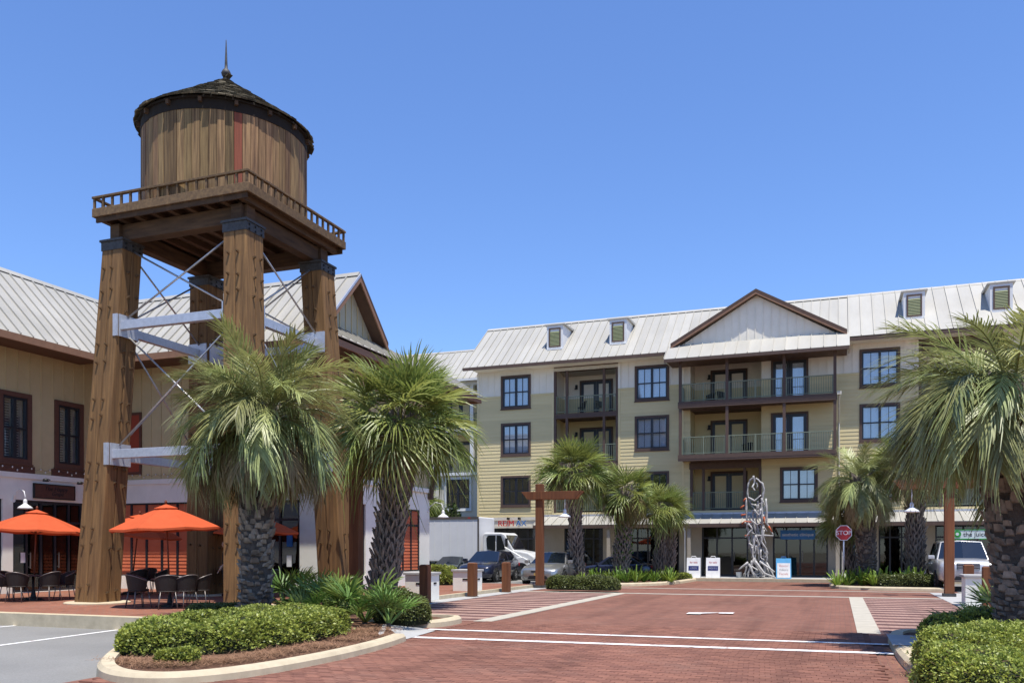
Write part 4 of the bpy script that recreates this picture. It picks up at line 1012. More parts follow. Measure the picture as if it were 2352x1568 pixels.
for r in range(NR):
    s0 = sl_len*r/NR; rad = RR_*(1-s0/sl_len); cnt = max(6, int(2*math.pi*rad/.19)); ca = math.atan2(-.78,.625)
    for k in range(cnt):
        a = 2*math.pi*(k+.5*(r % 2)+rng.uniform(-.1,.1))/cnt
        ln = sl_len/NR*1.9*rng.uniform(.8,1.2); wd = 2*math.pi*rad/cnt*.95
        s1 = s0 - rng.uniform(0,.07)
        rr = RR_*(1-s1/sl_len); z = ZR0+(ZR1-ZR0)*s1/sl_len+.035
        mat_ = Matrix.Translation((TC.x+rr*math.cos(a), TC.y+rr*math.sin(a), z)) @ Matrix.Rotation(a+math.pi/2, 4, 'Z') @ Matrix.Rotation(pitch-.03+rng.uniform(-.05,.03), 4, 'X') @ Matrix.Diagonal((wd, ln, rng.uniform(.9,1.9), 1))
        items.append((math.cos(a-ca), mat_))
items.sort(key=lambda q: -q[0]); rest = MB()
for k, (c, mt) in enumerate(items):
    if k < 300:
        o = place(shm, 'shingle', rf); o.matrix_basis = mt
    else: rest.add([mt @ Vector(v) for v in shk.v], shk.f)
rest.build('shingle_field', 'shingle', rf, kind='stuff')
m = MB(); m.lathe([(.05,15.0),(.13,15.13),(.06,15.19),(.05,15.23),(.12,15.27),(.14,15.34),(.10,15.42),(.045,15.48),(.04,15.6),(.012,16.28),(.001,16.33)], 16, TC); tb(m, 'finial', 'iron', smooth=True)
# ------------------------------------------------------------------ planting
def blade(mb, pts, ws, side):
    # ribbon through pts with half widths ws
    n = len(pts); b = len(mb.v)
    for p, w in zip(pts, ws): mb.v.append(tuple(p - side*w)); mb.v.append(tuple(p + side*w))
    for i in range(n-1): mb.f.append((b+2*i, b+2*i+1, b+2*i+3, b+2*i+2))
def feather(name, L, bend, mat, seed, nl=58, ll=.60, vee=.35, droop=.22):
    r = random.Random(seed); mb = MB(); pts = [Vector((0,0,0))]; th = 0; n = 14; tans = []
    for k in range(n):
        u = (k+1)/n; th = -bend*u**1.4; d = Vector((math.cos(th), .04*math.sin(3*u+seed), math.sin(th))).normalized(); tans.append(d); pts.append(pts[-1]+d*L/n)
    rc = MB(); rc.tube(pts, [.022*(1-.85*i/n)+.004 for i in range(n+1)], 5)
    for k in range(nl):
        u = .16+.84*k/(nl-1); f = u*n; i = min(int(f), n-1); p = pts[i].lerp(pts[i+1], f-i); t = tans[i]
        nm = Vector((0,1,0)).cross(t)*-1
        if nm.z < 0 and t.x > .2: nm = -nm
        l = ll*(.35+.65*math.sin(math.pi*(.1+.82*u)))*r.uniform(.7,1.15)
        for s in (-1, 1):
            d = (t*(.50+.45*u+r.uniform(-.08,.08)) + Vector((0,s,0))*(.75-.25*u) + nm*(vee+r.uniform(-.3,.3))).normalized()
            dd = Vector((0,0,-droop*l*r.uniform(.5,1.6)))
            side = d.cross(nm).normalized()*1.0
            q = [p, p+d*l*.45+dd*.25, p+d*l*.8+dd*.7, p+d*l+dd*1.3]
            blade(mb, q, [.007,.0115,.009,.002], side)
    mb.add(rc.v, rc.f)
    return mb.mesh(name, mat, recalc=False)
def fan(name, lp, rad, mat, seed, ns=40, droop=.35, spread=150, bend=.5):
    r = random.Random(seed); mb = MB(); pts = [Vector((0,0,0))]; n = 7
    for k in range(n):
        th = -bend*((k+1)/n)**1.5; pts.append(pts[-1]+Vector((math.cos(th),0,math.sin(th)))*lp/n)
    mb.tube(pts, [.026-.012*i/n for i in range(n+1)], 5)
    tip = pts[-1]; t = (pts[-1]-pts[-2]).normalized(); up = Vector((-t.z,0,t.x))
    for k in range(ns):
        al = R(-spread+2*spread*k/(ns-1)+r.uniform(-1.5,1.5)); ll = rad*(.70+.32*math.cos(al/2))*r.uniform(.8,1.12)
        d = (t*math.cos(al)+Vector((0,1,0))*math.sin(al)+up*(.10+.30*abs(math.sin(al))+.09*(-1)**k+r.uniform(-.1,.1))).normalized()
        side = d.cross(up).normalized()
        w = .80*math.pi*rad*.5*spread/180/ns
        dz = Vector((0,0,-1)); dr = droop*ll*r.uniform(.5,1.5); b0 = tip-t*.10*math.cos(al/2)
        q = [b0+d*.03, b0+d*ll*.35, b0+d*ll*.62+dz*dr*.22, b0+d*ll*.84+dz*dr*.6, b0+d*ll*.97+dz*dr*1.15]
        sd_ = (side+up*.55*(-1)**k).normalized()
        blade(mb, q, [.004, w*.95, w*1.0, w*.6, .003], sd_)
    return mb.mesh(name, mat, recalc=False)
FEATHERS = [feather('frond', 2.05, .85+.38*i, 'pindo_leaf', i, vee=.25-.06*i, droop=.25+.10*i) for i in range(5)]
FEATH_OLD = [feather('frond', 1.9, .9+.35*i, 'pindo_old', 40+i, vee=-.05, droop=.6) for i in range(3)]
FANS = [fan('frond', 1.05, 1.02, 'sabal_leaf', i, ns=42, droop=.15+.16*i, spread=128, bend=.45+.12*i) for i in range(5)]
FANS_OLD = [fan('frond', .9, .95, 'sabal_old', 60+i, droop=.9) for i in range(2)]
PALMETTO = [fan('leaf', .62, .52, 'fern_leaf', 80+i, ns=24, droop=.15, spread=110, bend=.35) for i in range(4)]
def orient(az, el, roll=0): return (Matrix.Rotation(az,4,'Z') @ Matrix.Rotation(-el,4,'Y') @ Matrix.Rotation(roll,4,'X')).to_euler()
def boot_v(s=1.0):
    m = MB()
    for sg in (-1, 1):
        m.beam((0,-.0,-.02), (sg*.10*s,-.085*s,.27*s), .06*s, .035*s, .03*s, .025*s, up=(0,1,0))
    return m
def boot_w(s=1.0):
    m = MB(); m.add([(-.09*s,.03,-.07*s),(.09*s,.03,-.07*s),(.075*s,.02,.06*s),(-.075*s,.02,.06*s),(-.075*s,-.05*s,-.02*s),(.075*s,-.05*s,-.02*s),(.045*s,-.10*s,.10*s),(-.045*s,-.10*s,.10*s)], [(0,1,5,4),(1,2,6,5),(2,3,7,6),(3,0,4,7),(4,5,6,7),(0,3,2,1)])
    return m
BV, BW = boot_v(1.08), boot_w(.80)
BVm, BWm = BV.mesh('leaf_base', 'palm_boot'), BW.mesh('leaf_base', 'palm_boot')
def palm(name, label, kind, base, top, r0, r1, nf, size, seed, each_boot=False, group=None, old=.12, elmin=-45, elmax=78, vine=False, bend_out=.12):
    r = random.Random(seed); base = Vector(base); top = Vector(top)
    o = thing(name, label, 'palm tree', base, 0, group)
    v = top-base; n = 16; pts = []; rad = []
    side = Vector((r.uniform(-1,1), r.uniform(-1,1), 0))*bend_out
    for k in range(n+1):
        u = k/n; pts.append(v*u + side*math.sin(math.pi*u)); rad.append((r0*(1-u)+r1*u)*(1+.05*math.sin(9*u+seed)) + (.05 if k == 0 else 0))
    tm = MB(); tm.tube([Vector((0,0,-.1))]+pts, [rad[0]*1.05]+rad, 18); tr = tm.build('trunk', 'palm_trunk', o, smooth=True)
    # old leaf bases wrapped round the trunk
    L = v.length; step = .155 if kind == 'sabal' else .10; rows = int(L/step); bm_ = MB(); srcm = BV if kind == 'sabal' else BW; me = BVm if kind == 'sabal' else BWm
    cnt = max(6, int(2*math.pi*r0/(.185 if kind == 'sabal' else .17)))
    count = 0
    for a in range(rows):
        u = (a+.5)/rows; f = u*n; i = min(int(f), n-1); p = pts[i].lerp(pts[i+1], f-i); rr = rad[i]*.97
        flare = 1.0 + (1.1*max(0,(u-.72)/.28)**1.3 if kind != 'sabal' else .45*max(0,(u-.55)/.45))
        for c in range(cnt):
            ph = 2*math.pi*(c+.5*(a % 2)+r.uniform(-.28,.28)*(1 if kind != 'sabal' else .5))/cnt; sc_ = flare*r.uniform(.7,1.3)
            tilt = (R(-14)*max(0,u-.5)*2) + r.uniform(-.2,.2)
            mt = Matrix.Translation(p+Vector((math.cos(ph),math.sin(ph),0))*rr+Vector((0,0,r.uniform(-.05,.05) if kind != 'sabal' else r.uniform(-.02,.02)))) @ Matrix.Rotation(ph+math.pi/2,4,'Z') @ Matrix.Rotation(tilt,4,'X') @ Matrix.Diagonal((sc_,sc_,sc_*(1.0 if kind == 'sabal' else 1+u*.9),1))
            if kind != 'sabal' and r.random() < .24: continue
            if kind != 'sabal' and u < .5: mt = mt @ Matrix.Diagonal((1.25,1,.55+.5*u,1))
            if each_boot and count < 300:
                b = place(me, 'leaf_base', tr); b.matrix_basis = mt; count += 1
            else: bm_.add([mt @ Vector(q) for q in srcm.v], srcm.f)
    if bm_.v: bm_.build('leaf_bases', 'palm_boot', tr, kind='stuff')
    # crown
    ga = 2.39996; bud = pts[-1]
    for k in range(nf):
        u = (k+.5)/nf; el = R(elmax+(elmin-elmax)*u**.9+r.uniform(-8,8)); az = k*ga+r.uniform(-.2,.2)
        isold = u > 1-old
        if kind == 'sabal': me_ = r.choice(FANS_OLD) if isold and r.random() < .6 else FANS[min(4,int(u*5*r.uniform(.6,1.1)))]
        else: me_ = r.choice(FEATH_OLD) if isold else FEATHERS[min(4,int((u+.1)*5*r.uniform(.7,1.1)))]
        zoff = -.35*u*size
        place(me_, 'frond', o, loc=bud+Vector((math.cos(az)*r1*.6, math.sin(az)*r1*.6, zoff+.05)), rot=orient(az, el, r.uniform(-.35,.35) if kind != 'sabal' else r.uniform(-.9,.9)), scale=size*r.uniform(.85,1.1)*(1 if not isold else .9))
    if vine:
        vm = MB()
        for k in range(420):
            u = r.uniform(.25,.95); ph = r.uniform(0,2*math.pi); f = u*n; i = min(int(f),n-1); p = pts[i].lerp(pts[i+1], f-i)+Vector((math.cos(ph),math.sin(ph),0))*(rad[i]+r.uniform(.03,.16))
            a = Vector((r.uniform(-1,1),r.uniform(-1,1),r.uniform(-1,1))).normalized(); b = a.orthogonal().normalized(); s_ = r.uniform(.04,.08)
            vm.add([p-a*s_, p+b*s_*.7, p+a*s_, p-b*s_*.7], [(0,1,2,3)])
        vm.build('vine', 'vine_leaf', o, recalc=False, kind='stuff')
    return o
BZ = .10
def base_of(px, py, z=BZ): p = GP(px, py, z); return (p[0], p[1], z)
def over(b, dpx, py):     # point above the base b, dpx columns aside, at image row py
    d = -(b[0]-CAM[0])*SA+(b[1]-CAM[1])*CA; x = dpx*d/FPX
    return (b[0]+x*CA, b[1]+x*SA, EH+(HY-py)*d/FPX)
b = base_of(588,1424); palm('pindo_palm', 'grey green feather palm with thick stubby trunk beside the water tower', 'pindo', b, over(b,14,955), .33, .30, 84, .98, 3, True, old=.24, elmin=-30, elmax=74)
b = (-7.45,-28.0,WZ); palm('cabbage_palm', 'green fan palm with criss cross trunk growing between tower leg and brown post', 'sabal', b, over(b,48,968), .34, .30, 66, 1.02, 5, True, old=.08, elmin=-20, elmax=78)
b = base_of(2366,1482); palm('pindo_palm', 'large arching feather palm behind the clipped hedge, grey trunk of old leaf stubs', 'pindo', b, over(b,-40,900), .41, .37, 70, .98, 8, True, old=.03, elmin=6, elmax=52)
b = (-7.36,-9.5,BZ); palm('cabbage_palm', 'fan palm with lattice trunk beside the tee shaped lamp post and silver car', 'sabal', b, over(b,-4,1085), .26, .23, 46, .94, 13, old=.12, elmin=-18)
b = (-5.65,-8.0,BZ); palm('cabbage_palm', 'shaggy palm with green vine climbing its dark trunk', 'sabal', b, over(b,14,1135), .32, .30, 48, .82, 17, old=.35, elmin=-55, vine=True)
b = (-4.2,-6.0,BZ); palm('cabbage_palm', 'short fan palm with twin lattice trunk before the dark shop window', 'sabal', b, over(b,3,1168), .22, .2, 36, .76, 19, old=.1, elmin=-15)
b = (-3.78,-5.6,BZ); palm('cabbage_palm', 'thin tan trunked fan palm leaning against its twin before the shop', 'sabal', b, over(b,3,1172), .14, .13, 16, .62, 23, old=.2)
b = (5.3,-8.0,BZ); palm('pindo_palm', 'dark shaggy feather palm behind the stop sign', 'pindo', b, over(b,-16,1105), .36, .36, 56, 1.0, 29, old=.12, elmin=-25)
b = (4.85,-6.4,BZ); palm('cabbage_palm', 'small fan palm with slanting lattice trunk right beside the stop sign', 'sabal', b, over(b,-26,1195), .21, .19, 36, .68, 31, old=.25, elmin=-35)
b = (7.1,-8.0,BZ); palm('cabbage_palm', 'fan palm with lattice trunk between stop sign and parked silver suv', 'sabal', b, over(b,-2,1075), .31, .27, 46, .98, 37, old=.12, elmin=-18)
b = (-20.2,-1.0,0); palm('cabbage_palm', 'palm seen above the roof of the white box truck', 'sabal', b, over(b,0,1150), .25, .22, 44, .95, 41, old=.1, elmin=-40)

def smooth_path(pts, it=2):
    for _ in range(it):
        q = [pts[0]]
        for a, b in zip(pts, pts[1:]): q += [(a[0]*.75+b[0]*.25, a[1]*.75+b[1]*.25), (a[0]*.25+b[0]*.75, a[1]*.25+b[1]*.75)]
        pts = q+[pts[-1]]
    return pts
# ---- clipped hedges and bushes
def hsh(p, s): return noise.noise(Vector(p)*s)
def hedge(name, label, cat, path, hw, h, nleaf, leaf, mat, z0=.08, seed=1, group=None, ls=.036, rag=.26):
    r = random.Random(seed); P = [Vector((p[0],p[1],0)) for p in (smooth_path(path, 3) if len(path) > 2 else path)]; seg = [(P[i+1]-P[i]).length for i in range(len(P)-1)]; Lt = sum(seg)
    o = thing(name, label, cat, (P[0].x,P[0].y,z0), 0, group)
    def at(s):
        s = max(0,min(Lt,s))
        for i, l in enumerate(seg):
            if s <= l or i == len(seg)-1:
                d = (P[i+1]-P[i]).normalized(); k = s/max(l,1e-6); da = (P[i+1]-P[max(i-1,0)]).normalized(); db = (P[min(i+2,len(P)-1)]-P[i]).normalized(); return P[i]+d*s, da.lerp(db,k).normalized()
            s -= l
    e = hw*.9
    def surf(s, ph, k=1.0):
        q, d = at(s); nrm = Vector((d.y,-d.x,0)); tp = 1.0
        if s < 0: tp = math.sqrt(max(0,1-(s/e)**2)); q = q+d*s
        if s > Lt: tp = math.sqrt(max(0,1-((s-Lt)/e)**2)); q = q+d*(s-Lt)
        c, sn = math.cos(ph), math.sin(ph)
        lat = hw*math.copysign(abs(c)**.62, c)*tp; z = h*abs(sn)**.55*tp**.6
        p = q+nrm*lat; w = Vector((p.x,p.y,z))
        lump = 1+rag*hsh(w,1.5)+rag*.7*hsh(w+Vector((7,3,1)),4.2)
        return q+nrm*lat*lump*k+Vector((0,0,z0+z*(1+.8*(lump-1))*(.5+.5*k)*1.0)), (nrm*lat/max(hw,.01)+Vector((0,0,sn*.8))).normalized()
    cm = MB(); ns = max(8,int((Lt+2*e)/.14)); na = 18
    for i in range(ns+1):
        s = -e*.97+(Lt+1.94*e)*i/ns
        for j in range(na+1): cm.v.append(tuple(surf(s, math.pi*j/na, .9)[0]))
    for i in range(ns):
        for j in range(na): b = i*(na+1)+j; cm.f.append((b,b+1,b+na+2,b+na+1))
    cm.build('branches', 'hedge_core', o, smooth=True, loc=(-o.location.x,-o.location.y,-o.location.z))  # near-black core blocks the view through, painting shade between the leaves
    vs = []; fs = []
    for k in range(nleaf):
        s = r.uniform(-e,Lt+e); ph = r.uniform(.02,math.pi-.02); p, nn = surf(s, ph, 1.0-.18*r.random()**2+.05*r.random()+(.16*r.random() if r.random() < .06 else 0))
        a = (nn*r.uniform(.1,.8)+Vector((r.uniform(-1,1),r.uniform(-1,1),r.uniform(-.5,.6)))).normalized(); b = a.orthogonal(); b.rotate(Matrix.Rotation(r.uniform(0,6.28),3,a)); b.normalize(); l = ls*r.uniform(.55,1.5)
        i = len(vs); vs += [p-a*l*.3, p+b*l*.36+a*l*.25, p+a*l, p-b*l*.36+a*l*.25]; fs.append((i,i+1,i+2,i+3))
    tm_ = MB()
    for k in range(int(nleaf/45)):
        s = r.uniform(-e*.9,Lt+e*.9); ph = r.uniform(.1,math.pi-.1); p, nn = surf(s, ph, .86); q, n2 = surf(s+r.uniform(-.08,.08), ph+r.uniform(-.1,.1), 1.0+r.uniform(-.02,.1)); a = (q-p).orthogonal().normalized()*.004
        i = len(tm_.v); tm_.v += [tuple(p-a), tuple(p+a), tuple(q+a*.4), tuple(q-a*.4)]; tm_.f.append((i,i+1,i+2,i+3))
    tm_.build('twigs', 'twig', o, recalc=False, kind='stuff', loc=(-o.location.x,-o.location.y,-o.location.z))
    lm = MB(); lm.v = vs; lm.f = fs
    lo = lm.build('leaves', mat, o, recalc=False, kind='stuff', loc=(-o.location.x,-o.location.y,-o.location.z))
    return o
def gz(px, py): return GP(px, py, .1)
hedge('hedge', 'long low clipped hedge on the pine straw island below the feather palm', 'hedge', [gz(345,1498), gz(470,1497), gz(620,1478), gz(735,1455)], .50, .46, 26000, 1, 'hedge_leaf', seed=2)
hedge('hedge', 'low flat hedge mass around the foot of the thick grey palm trunk', 'hedge', [gz(420,1462), gz(560,1452), gz(690,1440)], .6, .42, 14000, 1, 'hedge_leaf', seed=4)
hedge('bush', 'small dark tuft of hedge behind the grey palm trunk', 'bush', [gz(460,1420), gz(535,1418)], .38, .34, 5000, 1, 'bush_leaf', seed=5)
hedge('bush', 'little straggling sprig of shrub at the tip of the straw island', 'bush', [gz(385,1522), gz(430,1524)], .16, .22, 1700, 1, 'hedge_leaf', seed=6, rag=.3)
hedge('bush', 'rounded dark bush between palmettos and striped brick crossing', 'bush', [gz(905,1428), gz(945,1428)], .45, .62, 7500, 1, 'bush_leaf', seed=7)
hedge('hedge', 'large clipped hedge in front of the arching feather palm', 'hedge', [gz(2225,1545), gz(2320,1535), gz(2460,1525)], .60, .56, 38000, 1, 'hedge_leaf', seed=8, rag=.30, ls=.027)
hedge('hedge', 'clipped hedge at the road corner spilling over the dark kerb', 'hedge', [gz(2215,1610), gz(2300,1640), gz(2420,1650)], .45, .55, 22000, 1, 'hedge_leaf', seed=9, rag=.3, ls=.025)
hedge('hedge', 'low hedge behind the large clipped hedge at the palm foot', 'hedge', [gz(2170,1472), gz(2280,1470), gz(2400,1470)], .42, .50, 9000, 1, 'hedge_leaf', seed=10)
hedge('hedge', 'low dark hedge along the brick kerb below the lattice trunk palm', 'hedge', [gz(1285,1351), gz(1395,1353)], .55, .50, 6500, 1, 'bush_leaf', seed=11, ls=.05)
hedge('hedge', 'thin low hedge before the dark shop windows beside white folding signs', 'hedge', [(-5.2,-4.4), (-3.2,-4.3)], .4, .30, 3000, 1, 'hedge_leaf', seed=12, ls=.05)
hedge('hedge', 'dark low hedge between the silver suv and the slender lamp post', 'hedge', [(5.9,-9.6), (7.6,-9.6)], .5, .48, 4500, 1, 'bush_leaf', seed=14, ls=.05)
hedge('bush', 'bright green round shrub behind the white bins', 'bush', [(atY(998,-15.6),-15.6), (atY(1022,-15.6),-15.6)], .62, .80, 7000, 1, 'hedge_leaf', z0=.1, seed=15, ls=.05)
hedge('tree', 'leafy green tree mass over the truck beside the cream wing', 'bush', [(-25,0.5), (-18.5,1.0)], 1.1, 3.9, 14000, 1, 'tree_leaf', z0=0, seed=16, ls=.11, rag=.3)
# ---- palmettos and strap leaved plants
def palmetto(label, p, n, s, seed, mat=None, group=None):
    r = random.Random(seed); o = thing('palmetto', label, 'plant', (p[0],p[1],.08), 0, group)
    st_ = MB(); st_.lathe([(.06*s,-.08),(.05*s,.1),(.02,.16)], 8); st_.build('stem', 'palm_trunk', o)
    for k in range(n):
        el = R(r.uniform(22,78)); az = k*2.4+r.uniform(-.3,.3)
        place(r.choice(PALMETTO), 'leaf', o, loc=(0,0,.06), rot=orient(az, el, r.uniform(-.5,.5)), scale=s*r.uniform(.8,1.15))
    return o
spots = [(655,1400,12,1.15,'beside the thick grey palm trunk'), (700,1428,10,.85,'at the edge of the long low hedge'), (735,1408,12,1.1,'in front of the right hand tower leg'), (785,1425,13,1.0,'below the slim brown lamp post'), (838,1432,13,1.1,'in front of the criss cross palm trunk'), (893,1440,9,.85,'with its leaves over the concrete apron'), (672,1372,10,1.1,'deep between palm trunk and tower leg')]
for k, (px, py, n, s, w_) in enumerate(spots): palmetto('green palmetto clump ' + w_, gz(px,py), n, s, 100+k)
palmetto('spiky palmetto behind the large clipped hedge', gz(2235,1462), 10, .75, 120)
palmetto('upright palmetto at the foot of the right hand wooden bollard', gz(2292,1448), 10, .9, 121)
STRAP = []
for s in range(3):
    r = random.Random(200+s); mb = MB()
    for k in range(34):
        az = r.uniform(0,6.28); el = R(r.uniform(35,82)); l = r.uniform(.45,.85); d = Vector((math.cos(az)*math.cos(el), math.sin(az)*math.cos(el), math.sin(el))); sd_ = d.cross(Vector((0,0,1))).normalized(); o0 = Vector((math.cos(az),math.sin(az),0))*.05
        blade(mb, [o0, o0+d*l*.5, o0+d*l*.85+Vector((0,0,-.08*l)), o0+d*l*1.05+Vector((0,0,-.25*l))], [.016,.026,.018,.003], sd_)
    STRAP.append(mb.mesh('leaves', 'strap_leaf', recalc=False))
def strap(label, p, s, k, group):
    o = thing('strap_plant', label, 'plant', (p[0],p[1],.06), 0, group); place(STRAP[k % 3], 'leaves', o, rot=(0,0,k*1.3), scale=s, kind='stuff')
    st_ = MB(); st_.lathe([(.05,-.06),(.04,.08),(.02,.12)], 8); st_.build('stem', 'palm_trunk', o)
for k in range(12):
    p = (-6.7+.33*k+rng.uniform(-.15,.15), -10.2+.22*k+rng.uniform(-.6,.6)); strap('strap leaved green plant in the bed around the vine clad palm', p, rng.uniform(.9,1.35), k, 'plants in the bed around the vine clad palm')
for k in range(12):
    p = (4.15+.26*k+rng.uniform(-.15,.15), -9.4+.05*k+rng.uniform(-.8,.8)); strap('strap leaved green plant in the bed at the stop sign', p, rng.uniform(.9,1.4), k+5, 'plants in the bed at the stop sign')

# ---- islands: kerbs, mulch and pine straw
def path_kerb(name, pts, w, z0, z1, closed=False, mat='kerb_concrete'):
    P = [Vector((p[0],p[1])) for p in pts]; n = len(P); m = MB(); pr = []
    for i in range(n):
        a = P[i-1] if (i > 0 or closed) else P[i]; b = P[(i+1) % n] if (i < n-1 or closed) else P[i]
        d = (b-a).normalized(); nn = Vector((d.y,-d.x))
        pr.append([(P[i]+nn*w/2, z0), (P[i]+nn*(w/2-.02), z1-.05), (P[i]+nn*(w/2-.07), z1), (P[i]-nn*(w/2-.03), z1), (P[i]-nn*w/2, z0)])
    for q in pr:
        for p, z in q: m.v.append((p.x,p.y,z))
    k = 5
    for i in range(n if closed else n-1):
        j = (i+1) % n
        for c in range(k-1): m.f.append((i*k+c, j*k+c, j*k+c+1, i*k+c+1))
    if not closed: m.f += [tuple(range(k))[::-1], tuple((n-1)*k+c for c in range(k))]
    o = m.build(name, mat, recalc=True); o['kind'] = 'structure'; return o
KPX = [(918,1455),(880,1468),(800,1488),(700,1508),(600,1525),(500,1538),(400,1546),(310,1545),(255,1535),(240,1518),(262,1494),(300,1470),(350,1450),(400,1432)]
kp = smooth_path([GP(x,y,.14) for x, y in KPX])
path_kerb('island_kerb', kp[::-1], .26, -.2, .15)
def mulch(poly, z=.10, label=None):
    g = MB(); g.sheet(poly, z); return struct('mulch_bed', g, 'mulch')
mulch(kp + [(-9.55,-31.2), (-8.9,-30.9), (-8.9,-27.0), (-6.3,-27.0), (-6.3,-30.95), (-4.4,-30.95), (-3.95,-31.3), (-3.95,-32.5), (-4.6,-32.9), (-4.2,-33.6)], .10)
g = MB(); q_ = [(*GP(880,1434,.1),.112), (*GP(965,1441,.03),.03), (*GP(1000,1447,.03),.03), (*GP(935,1466,.03),.03), (*GP(900,1471,.03),.03), (*GP(868,1456,.1),.112)]; c_ = tuple(sum(v[k] for v in q_)/6 for k in range(3)); g.add(q_+[c_], [(i,(i+1)%6,6) for i in range(6)]); struct('concrete_apron', g, 'walk_concrete')
path_kerb('island_kerb', smooth_path([(-5.2,-32.55), (-4.0,-32.5), (-3.72,-32.2), (-3.72,-31.2), (-4.0,-30.85), (-6.2,-30.85)]), .22, -.1, .15)
rk = smooth_path([(6.9,-30.8), (5.3,-31.0), (5.0,-31.6), (4.98,-33.0), (5.0,-36), (5.35,-39.5), (6.2,-41.5), (8.5,-43)])
path_kerb('island_kerb', rk, .28, -.2, .15)
mulch(rk + [(12,-43), (12,-30.8)], .105)
g = MB(); g.sheet([(4.83,-34.2), (5.6,-34.0), (5.9,-32.6), (4.83,-32.4)], .158); struct('concrete_apron', g, 'walk_concrete')
mulch([(-8.1,-11.9), (-5.0,-11.4), (-3.6,-9.8), (-3.0,-6.0), (-2.9,-3.52), (-6.5,-3.52), (-8.1,-8.0)], .06)
path_kerb('island_kerb', smooth_path([(-8.1,-12.0), (-5.2,-11.6), (-3.7,-10.0), (-3.1,-8.0), (-2.9,-5.5), (-2.85,-3.5)]), .24, -.1, .13)
mulch([(4.0,-10.2), (5.0,-11.3), (8.0,-11.3), (8.0,-5.5), (4.2,-3.6), (3.9,-5.0)], .06)
path_kerb('island_kerb', smooth_path([(4.2,-3.55), (3.8,-6.0), (3.8,-9.5), (4.4,-11.2), (8.1,-11.5)]), .24, -.1, .13)
def straw(n, pts, seed, z=.105):
    r = random.Random(seed); m = MB()
    for k in range(n):
        a, b = r.choice(pts); p = Vector((a+r.gauss(0,.22), b+r.gauss(0,.17), z+r.uniform(0,.05))); an = r.uniform(0,6.28); l = r.uniform(.05,.14)
        d = Vector((math.cos(an)*l, math.sin(an)*l, r.uniform(-.01,.04))); s_ = Vector((-math.sin(an),math.cos(an),0))*.0035
        i = len(m.v); m.v += [tuple(p-s_), tuple(p+s_), tuple(p+d+s_*.4), tuple(p+d-s_*.4)]; m.f.append((i,i+1,i+2,i+3))
    return m
inner = [gz(x,y) for x, y in ((300,1520),(360,1528),(420,1528),(500,1520),(560,1515),(620,1505),(680,1495),(740,1485),(800,1470),(840,1460),(860,1448),(820,1450))]
o = straw(9000, inner, 1).build('pine_straw', 'straw', recalc=False); o['kind'] = 'stuff'
inner = [gz(x,y) for x, y in ((2120,1500),(2110,1530),(2140,1470),(2200,1480),(2140,1560))]
o = straw(1200, inner, 2).build('pine_straw', 'straw', recalc=False); o['kind'] = 'stuff'
# ------------------------------------------------------------------ street furniture
def bollard(label, p, h=1.15):
    o = thing('bollard', label, 'bollard', (p[0],p[1],.0))
    m = MB(); m.box(-.135,.135,-.135,.135,0,h-.02); m.add([(-.135,-.135,h-.02),(.135,-.135,h-.02),(.135,.135,h-.02),(-.135,.135,h-.02),(-.10,-.10,h+.01),(.10,-.10,h+.01),(.10,.10,h+.01),(-.10,.10,h+.01)], [(4,5,6,7),(0,1,5,4),(1,2,6,5),(2,3,7,6),(3,0,4,7)])
    m.build('post', 'cedar', o, bevel=.012)
    m = MB(); m.box(-.16,.16,-.16,.16,-.02,.03); m.build('base_plate', 'iron', o)
    return o
bollard('square wooden bollard in front of the nearer white bin', (-7.45,-25.3))
bollard('square wooden bollard in front of the farther white bin', (-7.5,-21.6))
bollard('square wooden bollard between the white bins and the tee shaped lamp post', (-7.5,-18.4), 1.12)
bollard('shaded wooden bollard beside the silver suv', (7.7,-19.6))
bollard('shaded wooden bollard with palmetto leaves at its foot', (7.8,-22.5))
def litter_bin(label, p, rz=0):
    o = thing('litter_bin', label, 'bin', (p[0],p[1],.016), rz)
    m = MB(); m.box(-.40,.40,-.40,.40,0,.80); m.build('body', 'stucco_white', o, bevel=.01)
    m = MB(); m.box(-.45,.45,-.45,.45,.80,.88); m.build('cap', 'walk_concrete', o, bevel=.015)
    for a in (0, R(90)):
        m = MB(); m.box(-.02,.18,-.412,-.401,.50,.56); m.build('slot', 'black_trim', o, rot=(0,0,a))
    return o
litter_bin('white stucco litter bin behind the first wooden bollard, nearest the dark bush', (atY(970,-24.0),-24.0))
litter_bin('white stucco litter bin beside the bright green round shrub', (atY(1074,-20.0),-20.0))
litter_bin('white stucco litter bin standing between the two shaded bollards', (atY(2249,-20.9),-20.9))
def shade_lamp(parent, p, s=1.0, mat='lamp_white', arm=None):
    m = MB(); m.lathe([(.03,.30),(.06,.26),(.07,.20),(.06,.14),(.10,.10),(.22,.02),(.26,-.04),(.245,-.045),(.20,.01),(.08,.08)], 20)
    l = m.build('lamp_shade', mat, parent, smooth=True, loc=p, scale=None) if False else place(m.mesh('lamp_shade', mat, True), 'lamp_shade', parent, loc=p, scale=s)
    b = MB(); b.lathe([(.03,.08),(.07,.03),(.07,-.02),(.03,-.06)], 12); b.build('bulb', 'bulb', l, smooth=True)
    return l
